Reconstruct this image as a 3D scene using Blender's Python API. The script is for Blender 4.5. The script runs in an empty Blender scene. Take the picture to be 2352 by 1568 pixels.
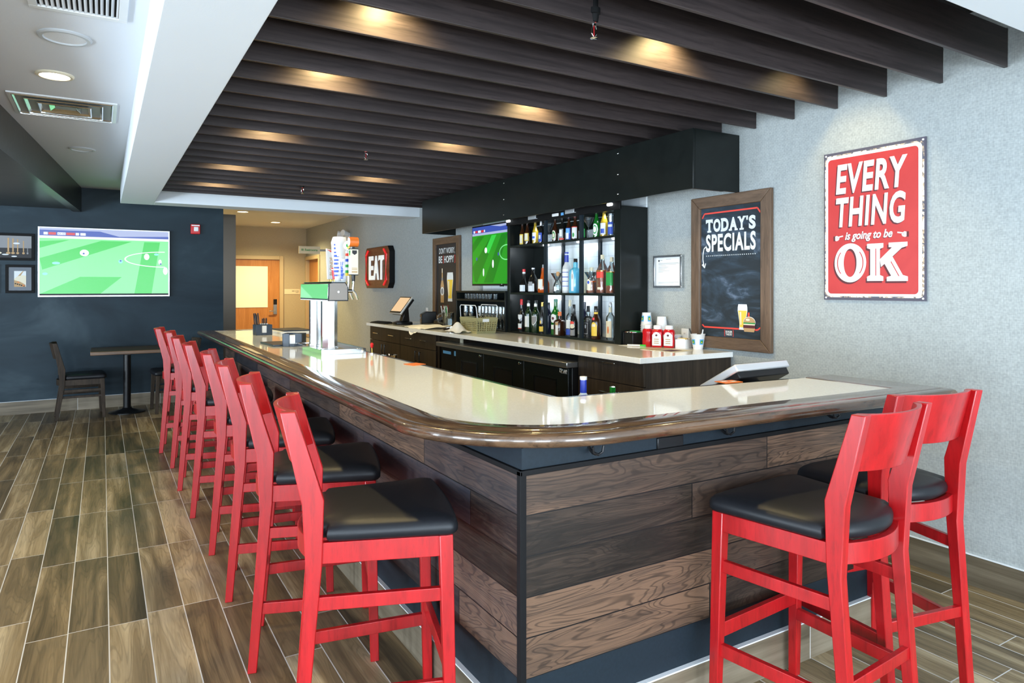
import bpy, bmesh, math, random
from mathutils import Vector, Matrix, noise
random.seed(11)
SC = bpy.context.scene
COL = SC.collection
PI = math.pi

# ---------------------------------------------------------------- camera
YAW = math.atan(941 / 1568.0)
cam_d = bpy.data.cameras.new('camera')
cam = bpy.data.objects.new('camera', cam_d)
COL.objects.link(cam)
cam.location = (0, 0, 1.52)
cam.rotation_euler = (PI / 2, 0, -YAW)
cam_d.sensor_width = 36.0
cam_d.lens = 24.0
cam_d.shift_y = -(784 - 661) / 2352.0
cam_d.clip_start = 0.05
SC.camera = cam

# ---------------------------------------------------------------- world and exposure
SC.view_settings.view_transform = 'Standard'
SC.view_settings.look = 'None'
SC.view_settings.gamma = 1.0
SC.view_settings.use_curve_mapping = False
SC.view_settings.exposure = 0.45
SC.cycles.use_denoising = True
SC.cycles.max_bounces = 10
SC.cycles.diffuse_bounces = 5
SC.cycles.glossy_bounces = 5
SC.cycles.transmission_bounces = 8
SC.cycles.transparent_max_bounces = 12
SC.cycles.sample_clamp_indirect = 6.0
SC.cycles.caustics_reflective = False
SC.cycles.caustics_refractive = False
W = bpy.data.worlds.new('world')
SC.world = W
W.use_nodes = True
W.node_tree.nodes['Background'].inputs[0].default_value = (0.55, 0.68, 0.85, 1)
W.node_tree.nodes['Background'].inputs[1].default_value = 0.25


def area(name, loc, rot, sx, sy, power, col):
    d = bpy.data.lights.new(name, 'AREA')
    d.shape = 'RECTANGLE'
    d.size = sx
    d.size_y = sy
    d.energy = power
    d.color = col
    o = bpy.data.objects.new(name, d)
    o.location = loc
    o.rotation_euler = rot
    COL.objects.link(o)
    return o


def spot(name, loc, power, col, ang=115, blend=0.6, rad=0.04):
    d = bpy.data.lights.new(name, 'SPOT')
    d.energy = power
    d.color = col
    d.spot_size = math.radians(ang)
    d.spot_blend = blend
    d.shadow_soft_size = rad
    o = bpy.data.objects.new(name, d)
    o.location = loc
    COL.objects.link(o)
    return o


DAY = (0.74, 0.88, 1.0)
WARM = (1.0, 0.77, 0.36)
# daylight through the tall windows of the wall behind and of the wall on the left
for i, x in enumerate((-3.6, -1.2, 1.2, 3.0)):
    area('window_daylight', (x, -3.86, 1.45), (PI / 2 + 0.12, 0, 0), 1.25, 2.3, 98, DAY)
for i, y in enumerate((-1.8, 1.0, 3.8, 6.6)):
    area('window_daylight', (-4.86, y, 1.45), (PI / 2 + 0.12, 0, -PI / 2), 1.5, 2.3, 115, DAY)

# added fill lamps at the windows, aimed upwards to brighten the ceilings
for i, x in enumerate((-3.6, -1.2, 1.2, 3.0)):
    area('ceiling_fill', (x, -3.84, 0.75), (PI / 2 + 0.95, 0, 0), 1.2, 0.8, 60, DAY)
for i, y in enumerate((-1.8, 1.0, 3.8, 6.6)):
    area('ceiling_fill', (-4.84, y, 0.75), (PI / 2 + 0.95, 0, -PI / 2), 1.4, 0.8, 88, DAY)


# ---------------------------------------------------------------- materials
def newmat(name):
    m = bpy.data.materials.new(name)
    m.use_nodes = True
    nt = m.node_tree
    b = nt.nodes['Principled BSDF']
    return m, nt, b


def N(nt, typ, **kw):
    n = nt.nodes.new(typ)
    for k, v in kw.items():
        setattr(n, k, v)
    return n


def mth(nt, op, a, b=None, c=None):
    n = nt.nodes.new('ShaderNodeMath')
    n.operation = op
    for i, v in enumerate((a, b, c)):
        if v is None:
            continue
        if isinstance(v, (int, float)):
            n.inputs[i].default_value = v
        else:
            nt.links.new(v, n.inputs[i])
    return n.outputs[0]


def ramp(nt, fac, stops, interp='LINEAR'):
    r = nt.nodes.new('ShaderNodeValToRGB')
    r.color_ramp.interpolation = interp
    e = r.color_ramp.elements
    while len(e) < len(stops):
        e.new(0.5)
    for i, (p, c) in enumerate(stops):
        e[i].position = p
        e[i].color = (c[0], c[1], c[2], 1)
    nt.links.new(fac, r.inputs[0])
    return r.outputs[0]


def mixc(nt, fac, a, b, mode='MIX'):
    n = nt.nodes.new('ShaderNodeMix')
    n.data_type = 'RGBA'
    n.blend_type = mode
    for s, v in ((0, fac), (6, a), (7, b)):
        if isinstance(v, (int, float)):
            n.inputs[s].default_value = v
        elif isinstance(v, tuple):
            n.inputs[s].default_value = (v[0], v[1], v[2], 1)
        else:
            nt.links.new(v, n.inputs[s])
    return n.outputs[2]


def coords(nt, scale=(1, 1, 1)):
    t = nt.nodes.new('ShaderNodeTexCoord')
    mp = nt.nodes.new('ShaderNodeMapping')
    mp.inputs['Scale'].default_value = scale
    nt.links.new(t.outputs['Object'], mp.inputs[0])
    return mp.outputs[0]


def noisef(nt, vec, scale, detail=3, rough=0.55, dist=0.0):
    n = nt.nodes.new('ShaderNodeTexNoise')
    n.inputs['Scale'].default_value = scale
    n.inputs['Detail'].default_value = detail
    n.inputs['Roughness'].default_value = rough
    n.inputs['Distortion'].default_value = dist
    nt.links.new(vec, n.inputs['Vector'])
    return n.outputs['Fac']


def bump(nt, b, h, strength=0.2, dist=0.01):
    n = nt.nodes.new('ShaderNodeBump')
    n.inputs['Strength'].default_value = strength
    n.inputs['Distance'].default_value = dist
    nt.links.new(h, n.inputs['Height'])
    nt.links.new(n.outputs[0], b.inputs['Normal'])


def P(name, col, rough=0.5, metal=0.0, coat=0.0, spec=0.5, emit=0.0, var=0.0, vscale=(8, 8, 8), bmp=0.0, bscale=60):
    """plain painted, plastic or metal surface with slight procedural variation"""
    m, nt, b = newmat(name)
    b.inputs['Base Color'].default_value = (*col, 1)
    b.inputs['Roughness'].default_value = rough
    b.inputs['Metallic'].default_value = metal
    b.inputs['Coat Weight'].default_value = coat
    b.inputs['Coat Roughness'].default_value = 0.08
    b.inputs['Specular IOR Level'].default_value = spec
    if var:
        f = noisef(nt, coords(nt, vscale), 1.0, 4)
        lo = tuple(max(0, c * (1 - var)) for c in col)
        hi = tuple(min(1, c * (1 + var)) for c in col)
        nt.links.new(ramp(nt, f, [(0.3, lo), (0.7, hi)]), b.inputs['Base Color'])
    if bmp:
        bump(nt, b, noisef(nt, coords(nt), bscale, 2), bmp, 0.004)
    if emit:
        b.inputs['Emission Color'].default_value = (*col, 1)
        b.inputs['Emission Strength'].default_value = emit
    return m


def EM(name, col, s):
    m, nt, b = newmat(name)
    b.inputs['Base Color'].default_value = (0.01, 0.01, 0.01, 1)
    b.inputs['Roughness'].default_value = 0.25
    b.inputs['Emission Color'].default_value = (*col, 1)
    b.inputs['Emission Strength'].default_value = s
    return m


def wood(name, c1, c2, stretch, rough=0.35, coat=0.0, contrast=(0.35, 0.68), dark=None, coatr=0.08, spec=0.5, bstr=0.05):
    m, nt, b = newmat(name)
    v = coords(nt, stretch)
    f = noisef(nt, v, 1.0, 5, 0.62, 0.6)
    colr = ramp(nt, f, [(contrast[0], c1), (contrast[1], c2)])
    v2 = coords(nt, tuple(s * 3.3 for s in stretch))
    f2 = noisef(nt, v2, 1.0, 3, 0.7, 0.2)
    d = dark or tuple(c * 0.55 for c in c1)
    colr = mixc(nt, ramp(nt, f2, [(0.52, (0, 0, 0)), (0.75, (0.75, 0.75, 0.75))]), colr, d)
    nt.links.new(colr, b.inputs['Base Color'])
    b.inputs['Roughness'].default_value = rough
    b.inputs['Coat Weight'].default_value = coat
    b.inputs['Coat Roughness'].default_value = coatr
    b.inputs['Specular IOR Level'].default_value = spec
    if bstr:
        bump(nt, b, f2, bstr, 0.003)
    return m


def planks(name, along, across, L, Wd, u0, v0, stops, grout, gw, rough, coat=0.0, band=(0.7, 9.0), bandmix=0.6, tint=None, gbump=0.4, ring=0.0, fine=0.28):
    """boards or wood-look tiles laid in rows with random joints"""
    m, nt, b = newmat(name)
    t = nt.nodes.new('ShaderNodeTexCoord')
    s = nt.nodes.new('ShaderNodeSeparateXYZ')
    nt.links.new(t.outputs['Object'], s.inputs[0])
    U, V = s.outputs[along], s.outputs[across]
    r = mth(nt, 'DIVIDE', mth(nt, 'SUBTRACT', V, v0), Wd)
    row = mth(nt, 'FLOOR', r)
    fv = mth(nt, 'SUBTRACT', r, row)
    wn = nt.nodes.new('ShaderNodeTexWhiteNoise')
    wn.noise_dimensions = '1D'
    nt.links.new(mth(nt, 'ADD', row, 0.37), wn.inputs['W'])
    q = mth(nt, 'ADD', mth(nt, 'DIVIDE', mth(nt, 'SUBTRACT', U, u0), L), wn.outputs[0])
    pk = mth(nt, 'FLOOR', q)
    fu = mth(nt, 'SUBTRACT', q, pk)
    cb = nt.nodes.new('ShaderNodeCombineXYZ')
    nt.links.new(row, cb.inputs[0])
    nt.links.new(pk, cb.inputs[1])
    wn2 = nt.nodes.new('ShaderNodeTexWhiteNoise')
    wn2.noise_dimensions = '2D'
    nt.links.new(cb.outputs[0], wn2.inputs['Vector'])
    rnd = wn2.outputs[0]
    cv = nt.nodes.new('ShaderNodeCombineXYZ')
    nt.links.new(mth(nt, 'MULTIPLY', U, band[0]), cv.inputs[0])
    nt.links.new(mth(nt, 'MULTIPLY', V, band[1]), cv.inputs[1])
    nt.links.new(mth(nt, 'MULTIPLY', rnd, 60.0), cv.inputs[2])
    f1 = noisef(nt, cv.outputs[0], 1.0, 2, 0.5, 0.9)
    cv2 = nt.nodes.new('ShaderNodeCombineXYZ')
    nt.links.new(mth(nt, 'MULTIPLY', U, band[0] * 3), cv2.inputs[0])
    nt.links.new(mth(nt, 'MULTIPLY', V, band[1] * 9), cv2.inputs[1])
    nt.links.new(mth(nt, 'MULTIPLY', rnd, 91.0), cv2.inputs[2])
    f2 = noisef(nt, cv2.outputs[0], 1.0, 4, 0.65, 0.8)
    mixf = mth(nt, 'ADD', mth(nt, 'MULTIPLY', f1, bandmix), mth(nt, 'MULTIPLY', rnd, 1 - bandmix))
    mixf = mth(nt, 'ADD', mixf, mth(nt, 'MULTIPLY', mth(nt, 'SUBTRACT', f2, 0.5), fine))
    colr = ramp(nt, mixf, stops)
    if ring:
        rg = mth(nt, 'SINE', mth(nt, 'MULTIPLY', f1, 105.0))
        colr = mixc(nt, mth(nt, 'MULTIPLY', ramp(nt, rg, [(0.35, (0, 0, 0)), (0.95, (1, 1, 1))]), ring), colr, tuple(c * 0.45 for c in stops[0][1]))
    if tint:
        wn3 = nt.nodes.new('ShaderNodeTexWhiteNoise')
        wn3.noise_dimensions = '2D'
        nt.links.new(mth(nt, 'ADD', rnd, 3.1), wn3.inputs['Vector'])
        colr = mixc(nt, mth(nt, 'MULTIPLY', wn3.outputs[0], tint[1]), colr, tint[0])
    ev = mth(nt, 'MULTIPLY', mth(nt, 'MINIMUM', fv, mth(nt, 'SUBTRACT', 1.0, fv)), Wd)
    eu = mth(nt, 'MULTIPLY', mth(nt, 'MINIMUM', fu, mth(nt, 'SUBTRACT', 1.0, fu)), L)
    edge = mth(nt, 'MINIMUM', ev, eu)
    g = mth(nt, 'LESS_THAN', edge, gw)
    colr = mixc(nt, g, colr, grout)
    nt.links.new(colr, b.inputs['Base Color'])
    b.inputs['Roughness'].default_value = rough
    b.inputs['Coat Weight'].default_value = coat
    b.inputs['Specular IOR Level'].default_value = 0.32
    h = mth(nt, 'SUBTRACT', mth(nt, 'MULTIPLY', f2, 0.25), g)
    bump(nt, b, h, gbump, 0.004)
    return m


def glassy(name, tint, refl=0.12, rough=0.03, dens=0.0):
    """thin clear glass: tinted see-through plus fresnel reflection"""
    m, nt, b = newmat(name)
    nt.nodes.remove(b)
    out = nt.nodes['Material Output']
    tr = nt.nodes.new('ShaderNodeBsdfTransparent')
    tr.inputs[0].default_value = (*tint, 1)
    gl = nt.nodes.new('ShaderNodeBsdfGlossy')
    gl.inputs['Roughness'].default_value = rough
    df = nt.nodes.new('ShaderNodeBsdfDiffuse')
    df.inputs[0].default_value = (*tint, 1)
    fr = nt.nodes.new('ShaderNodeFresnel')
    fr.inputs[0].default_value = 1.5
    m0 = nt.nodes.new('ShaderNodeMixShader')
    m0.inputs[0].default_value = dens
    nt.links.new(tr.outputs[0], m0.inputs[1])
    nt.links.new(df.outputs[0], m0.inputs[2])
    mx = nt.nodes.new('ShaderNodeMixShader')
    nt.links.new(mth(nt, 'MINIMUM', mth(nt, 'ADD', fr.outputs[0], refl), 1.0), mx.inputs[0])
    nt.links.new(m0.outputs[0], mx.inputs[1])
    nt.links.new(gl.outputs[0], mx.inputs[2])
    nt.links.new(mx.outputs[0], out.inputs[0])
    return m


def mottled(name, cols, scale, rough, extra=None, bstr=0.0, bscale=90, detail=4, dist=0.8):
    m, nt, b = newmat(name)
    f = noisef(nt, coords(nt, scale), 1.0, detail, 0.6, dist)
    c = ramp(nt, f, cols)
    if extra:
        f2 = noisef(nt, coords(nt, extra[0]), 1.0, 2, 0.5)
        c = mixc(nt, mth(nt, 'MULTIPLY', f2, extra[2]), c, extra[1])
    nt.links.new(c, b.inputs['Base Color'])
    b.inputs['Roughness'].default_value = rough
    if bstr:
        bump(nt, b, noisef(nt, coords(nt), bscale, 2), bstr, 0.003)
    return m


def woven(name, c1, c2, pitch):
    m, nt, b = newmat(name)
    v = coords(nt, (1, 1, 1))
    ck = nt.nodes.new('ShaderNodeTexChecker')
    ck.inputs['Scale'].default_value = 1.0 / pitch
    nt.links.new(v, ck.inputs['Vector'])
    n1 = noisef(nt, coords(nt, (30, 30, 180)), 1.0, 2)
    n2 = noisef(nt, coords(nt, (180, 180, 30)), 1.0, 2)
    f = mth(nt, 'MULTIPLY', mth(nt, 'ADD', n1, n2), 0.5)
    c = ramp(nt, f, [(0.35, c1), (0.65, c2)])
    c = mixc(nt, mth(nt, 'MULTIPLY', ck.outputs['Fac'], 0.12), c, tuple(x * 0.6 for x in c1))
    nt.links.new(c, b.inputs['Base Color'])
    b.inputs['Roughness'].default_value = 0.8
    bump(nt, b, f, 0.35, 0.003)
    return m


def tiles(name):
    m, nt, b = newmat(name)
    t = nt.nodes.new('ShaderNodeTexCoord')
    s = nt.nodes.new('ShaderNodeSeparateXYZ')
    nt.links.new(t.outputs['Object'], s.inputs[0])
    cb = nt.nodes.new('ShaderNodeCombineXYZ')
    nt.links.new(s.outputs[1], cb.inputs[0])
    nt.links.new(s.outputs[2], cb.inputs[1])
    br = nt.nodes.new('ShaderNodeTexBrick')
    br.inputs['Color1'].default_value = (0.83, 0.88, 0.9, 1)
    br.inputs['Color2'].default_value = (0.76, 0.82, 0.86, 1)
    br.inputs['Mortar'].default_value = (0.6, 0.66, 0.7, 1)
    br.inputs['Scale'].default_value = 1.0
    br.inputs['Mortar Size'].default_value = 0.002
    br.inputs['Brick Width'].default_value = 0.2
    br.inputs['Row Height'].default_value = 0.1
    nt.links.new(cb.outputs[0], br.inputs['Vector'])
    nt.links.new(br.outputs[0], b.inputs['Base Color'])
    b.inputs['Roughness'].default_value = 0.12
    bump(nt, b, mth(nt, 'SUBTRACT', 1.0, br.outputs['Fac']), 0.4, 0.003)
    return m


M = {}
M['floor'] = planks('wood_look_tile', 1, 0, 0.918, 0.1545, 3.535, 0.025,
                    [(0.27, (0.045, 0.032, 0.017)), (0.42, (0.14, 0.098, 0.05)), (0.55, (0.26, 0.185, 0.095)), (0.72, (0.52, 0.41, 0.25))],
                    (0.62, 0.60, 0.56), 0.0022, 0.4, band=(0.9, 9.0), bandmix=0.72, tint=((0.13, 0.11, 0.075), 0.25), ring=0.22)
CLAD = [(0.25, (0.010, 0.007, 0.005)), (0.42, (0.04, 0.026, 0.018)), (0.58, (0.085, 0.05, 0.032)), (0.75, (0.17, 0.095, 0.056))]
M['clad_front'] = planks('dark_plank_front', 0, 2, 1.15, 0.1275, 1.9, 0.3, CLAD, (0.005, 0.004, 0.004), 0.0022, 0.42,
                         band=(1.6, 11), bandmix=0.5, tint=((0.045, 0.03, 0.025), 0.45), ring=0.55, fine=0.5)
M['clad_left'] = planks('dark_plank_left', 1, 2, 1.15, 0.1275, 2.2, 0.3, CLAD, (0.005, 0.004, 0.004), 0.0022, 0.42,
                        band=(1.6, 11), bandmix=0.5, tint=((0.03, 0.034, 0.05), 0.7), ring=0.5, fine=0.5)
M['basetile_x'] = planks('base_tile_x', 0, 2, 0.918, 0.2, 1.55, -0.022, [(0.25, (0.09, 0.07, 0.045)), (0.5, (0.2, 0.16, 0.11)), (0.8, (0.32, 0.27, 0.2))],
                         (0.6, 0.58, 0.54), 0.0022, 0.3, band=(1.2, 12), bandmix=0.7)
M['basetile_y'] = planks('base_tile_y', 1, 2, 0.918, 0.2, 1.3, -0.022, [(0.25, (0.07, 0.055, 0.035)), (0.5, (0.14, 0.115, 0.08)), (0.8, (0.26, 0.22, 0.16))],
                         (0.6, 0.58, 0.54), 0.0022, 0.3, band=(1.2, 12), bandmix=0.7)
M['wallpaper'] = woven('grey_woven_wallpaper', (0.30, 0.325, 0.325), (0.41, 0.44, 0.44), 0.012)
M['hallpaper'] = woven('beige_wallpaper', (0.42, 0.36, 0.25), (0.52, 0.45, 0.32), 0.012)
M['darkwall'] = mottled('blue_black_chalk_wall', [(0.3, (0.009, 0.019, 0.028)), (0.52, (0.018, 0.035, 0.048)), (0.72, (0.05, 0.075, 0.092))], (0.7, 0.7, 1.6), 0.5)
M['darkwall'].node_tree.nodes['Principled BSDF'].inputs['Specular IOR Level'].default_value = 0.22
M['white'] = P('white_paint', (0.72, 0.77, 0.82), 0.7, bmp=0.06, bscale=120)
M['ceil'] = P('ceiling_paint', (0.70, 0.73, 0.77), 0.8, bmp=0.12, bscale=60)
M['plenum'] = P('dark_plenum', (0.012, 0.011, 0.011), 0.9)
M['slat'] = wood('dark_stained_slat', (0.026, 0.020, 0.020), (0.052, 0.039, 0.038), (1.5, 30, 30), 0.42, spec=0.3)
M['blacklam'] = P('black_laminate', (0.006, 0.008, 0.0075), 0.3, spec=0.28, var=0.2)
M['blackmat'] = P('black_matte', (0.006, 0.006, 0.0065), 0.6, spec=0.15)
M['canopy'] = wood('canopy_wood', (0.02, 0.019, 0.015), (0.042, 0.038, 0.03), (1.5, 22, 22), 0.3, spec=0.3)
M['black'] = P('black_plastic', (0.007, 0.007, 0.008), 0.32, spec=0.3)
M['bluegrey'] = P('dark_blue_grey_panel', (0.008, 0.015, 0.022), 0.55, spec=0.25, var=0.15, vscale=(90, 90, 90))
M['quartz'] = mottled('cream_quartz', [(0.35, (0.70, 0.715, 0.72)), (0.65, (0.78, 0.795, 0.80))], (140, 140, 140), 0.06, extra=((40, 40, 40), (0.55, 0.52, 0.46), 0.12), dist=0.0)
M['quartzw'] = mottled('white_quartz', [(0.35, (0.76, 0.76, 0.74)), (0.65, (0.84, 0.84, 0.82))], (140, 140, 140), 0.07, dist=0.0)
M['rail'] = wood('glossy_dark_oak_rail', (0.055, 0.028, 0.014), (0.14, 0.078, 0.042), (2.2, 13, 13), 0.22, coat=0.7, coatr=0.05, dark=(0.015, 0.009, 0.006), bstr=0)
M['rail2'] = wood('glossy_dark_oak_rail_long', (0.05, 0.026, 0.014), (0.13, 0.072, 0.04), (13, 2.2, 13), 0.22, coat=0.7, coatr=0.05, dark=(0.015, 0.009, 0.006), bstr=0)
M['red'] = wood('red_stained_wood', (0.32, 0.004, 0.006), (0.46, 0.007, 0.010), (22, 22, 3), 0.36, coat=0.25, coatr=0.16, dark=(0.21, 0.002, 0.004), bstr=0.02)
M['vinyl'] = P('black_vinyl', (0.009, 0.0095, 0.012), 0.42, spec=0.3, bmp=0.03, bscale=200)
M['chairwood'] = wood('walnut_chair_wood', (0.022, 0.015, 0.010), (0.05, 0.034, 0.023), (22, 22, 3), 0.5, spec=0.2)
M['tabletop'] = wood('walnut_table_top', (0.10, 0.05, 0.022), (0.18, 0.09, 0.04), (2, 20, 20), 0.35)
M['cab'] = wood('dark_oak_cabinet', (0.018, 0.013, 0.009), (0.046, 0.032, 0.022), (40, 40, 2.0), 0.45, spec=0.3)
M['frame'] = wood('brown_frame_wood', (0.09, 0.052, 0.03), (0.16, 0.098, 0.06), (25, 25, 2.5), 0.5)
M['steel'] = P('stainless_steel', (0.62, 0.62, 0.62), 0.13, 1.0, var=0.06, vscale=(2, 2, 60))
M['steelr'] = P('brushed_steel', (0.5, 0.5, 0.5), 0.32, 1.0)
M['bsteel'] = P('dark_steel', (0.16, 0.18, 0.19), 0.25, 1.0)
M['mirror'] = P('polished_mirror_steel', (0.82, 0.84, 0.84), 0.03, 1.0)
M['chrome'] = P('chrome', (0.8, 0.8, 0.8), 0.06, 1.0)
M['bronze'] = P('dark_bronze', (0.075, 0.06, 0.045), 0.3, 0.75)
M['doorwood'] = wood('orange_maple_door', (0.42, 0.17, 0.04), (0.54, 0.24, 0.07), (18, 18, 1.5), 0.35, dark=(0.36, 0.13, 0.03))
M['doorframe'] = P('tan_door_frame', (0.50, 0.40, 0.26), 0.45)
M['frost'] = P('frosted_door_glass', (0.80, 0.80, 0.68), 0.35, emit=0.1)  # slight glow of the pane stands in for light from behind it
M['chalk'] = mottled('chalkboard', [(0.42, (0.007, 0.014, 0.021)), (0.58, (0.02, 0.038, 0.06)), (0.72, (0.11, 0.15, 0.22))], (3, 2.2, 6), 0.65, dist=2.2)
M['board'] = P('charcoal_board', (0.02, 0.02, 0.024), 0.5)
M['ink_w'] = P('white_print', (0.70, 0.73, 0.75), 0.6)
M['ink_c'] = P('cream_print', (0.75, 0.68, 0.52), 0.6)
M['ink_r'] = P('red_print', (0.75, 0.06, 0.04), 0.55)
M['ink_red'] = mottled('poster_red', [(0.3, (0.43, 0.022, 0.022)), (0.7, (0.50, 0.032, 0.03))], (4, 4, 4), 0.5)
M['ink_m'] = P('maroon_print', (0.09, 0.012, 0.018), 0.6)
M['ink_k'] = P('black_print', (0.015, 0.015, 0.018), 0.6)
M['ink_g'] = P('green_print', (0.02, 0.28, 0.06), 0.6)
M['ink_b'] = P('blue_print', (0.02, 0.07, 0.45), 0.5)
M['ink_lb'] = P('light_blue_print', (0.12, 0.38, 0.75), 0.5)
M['ink_y'] = P('yellow_print', (0.80, 0.55, 0.06), 0.5)
M['ink_o'] = P('orange_print', (0.70, 0.16, 0.02), 0.45)
M['ink_tan'] = P('tan_print', (0.48, 0.30, 0.14), 0.6)
M['ink_grey'] = P('grey_print', (0.25, 0.25, 0.26), 0.6)
M['rust'] = mottled('worn_sign_edge', [(0.42, (0.10, 0.10, 0.13)), (0.5, (0.55, 0.40, 0.25)), (0.56, (0.78, 0.78, 0.76))], (28, 28, 28), 0.6)
M['signedge'] = P('grey_purple_sign_edge', (0.075, 0.07, 0.10), 0.6)
M['alu'] = P('aluminium_frame', (0.6, 0.62, 0.64), 0.25, 1.0)
M['frame_h'] = wood('brown_frame_wood_rail', (0.09, 0.052, 0.03), (0.16, 0.098, 0.06), (25, 2.5, 25), 0.5)
M['eatwood'] = wood('burnt_wood_sign', (0.10, 0.03, 0.013), (0.19, 0.07, 0.03), (16, 2.5, 16), 0.45)
M['neon'] = P('red_tube', (0.80, 0.03, 0.03), 0.25, emit=0.35)
M['letter'] = P('white_sign_letters', (0.84, 0.88, 0.86), 0.35, emit=0.3)
M['plastic_w'] = P('white_plastic', (0.78, 0.79, 0.80), 0.3)
M['paper'] = P('white_paper', (0.80, 0.81, 0.82), 0.75)
M['cloth'] = P('white_towel_cloth', (0.80, 0.78, 0.74), 0.9, bmp=0.25, bscale=220)
M['basket'] = P('olive_basket_plastic', (0.36, 0.33, 0.16), 0.45)
M['ketchup'] = P('red_ketchup_plastic', (0.50, 0.006, 0.012), 0.18)
M['navyplastic'] = P('navy_plastic', (0.02, 0.035, 0.06), 0.3)
M['clear'] = glassy('clear_glass', (0.93, 0.96, 0.97), 0.06)
M['glassware'] = glassy('clear_glassware', (0.88, 0.94, 0.97), 0.10, dens=0.05)
M['pane'] = glassy('window_glass', (0.95, 0.97, 0.97), 0.02)
M['g_brown'] = P('brown_bottle_glass', (0.035, 0.011, 0.004), 0.07, spec=0.7)
M['g_dark'] = P('dark_bottle_glass', (0.008, 0.008, 0.007), 0.07, spec=0.7)
M['g_green'] = P('green_bottle_glass', (0.006, 0.11, 0.012), 0.07, spec=0.7)
M['g_dgreen'] = P('dark_green_bottle_glass', (0.008, 0.026, 0.008), 0.07, spec=0.7)
M['g_navy'] = P('navy_bottle_glass', (0.014, 0.018, 0.045), 0.12, spec=0.6)
M['g_gold'] = P('golden_beer_glass', (0.36, 0.24, 0.02), 0.07, spec=0.7)
M['g_amber'] = P('amber_liquor_glass', (0.46, 0.075, 0.006), 0.06, spec=0.7)
M['g_blue'] = P('pale_blue_bottle_glass', (0.10, 0.44, 0.66), 0.08, spec=0.7)
M['g_frost'] = P('frosted_bottle_glass', (0.50, 0.54, 0.58), 0.35)
M['g_clear'] = glassy('clear_bottle_glass', (0.85, 0.92, 0.93), 0.06, dens=0.05)
M['gold'] = P('gold_foil', (0.65, 0.42, 0.10), 0.3, 0.8)
M['silver'] = P('silver_foil', (0.70, 0.72, 0.76), 0.35, 0.6)
M['cork'] = P('cork', (0.52, 0.30, 0.14), 0.8)
M['c_red'] = P('red_cap', (0.62, 0.012, 0.016), 0.3)
M['c_blue'] = P('blue_cap', (0.01, 0.03, 0.32), 0.3)
M['c_white'] = P('white_cap', (0.8, 0.8, 0.8), 0.35)
M['c_orange'] = P('orange_cap', (0.72, 0.18, 0.05), 0.35)
M['c_dgreen'] = P('green_cap', (0.01, 0.16, 0.10), 0.3)
M['c_cream'] = P('cream_cap', (0.66, 0.62, 0.46), 0.4)
M['tv_g1'] = EM('pitch_green', (0.03, 0.62, 0.06), 0.78)
M['tv_g2'] = EM('pitch_light_green', (0.22, 0.86, 0.30), 0.78)
M['tv_g3'] = EM('pitch_deep_green', (0.003, 0.22, 0.004), 0.74)
M['tv_g4'] = EM('pitch_mid_green', (0.012, 0.34, 0.008), 0.74)
M['tv_w'] = EM('screen_white', (0.88, 0.95, 1.0), 0.86)
M['tv_b'] = EM('screen_blue', (0.05, 0.10, 0.48), 0.70)
M['tv_lb'] = EM('screen_pale_blue', (0.45, 0.52, 0.80), 0.70)
M['tv_r'] = EM('screen_red', (0.70, 0.04, 0.05), 0.70)
M['tv_c'] = EM('screen_cyan', (0.25, 0.85, 0.72), 0.78)
M['lamp'] = EM('lamp_lens', (1.0, 0.88, 0.62), 9.0)
M['puck'] = EM('cool_puck_light', (0.92, 0.97, 1.0), 3.0)
M['posscreen'] = EM('peach_screen', (0.86, 0.58, 0.32), 0.75)
M['alarm'] = P('red_alarm', (0.60, 0.012, 0.015), 0.4)
M['endgrey'] = P('warm_grey_plate', (0.21, 0.18, 0.155), 0.4, 0.2)
M['column'] = P('satin_chrome_column', (0.78, 0.79, 0.79), 0.16, 1.0)
M['tile'] = tiles('white_wall_tile')


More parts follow.
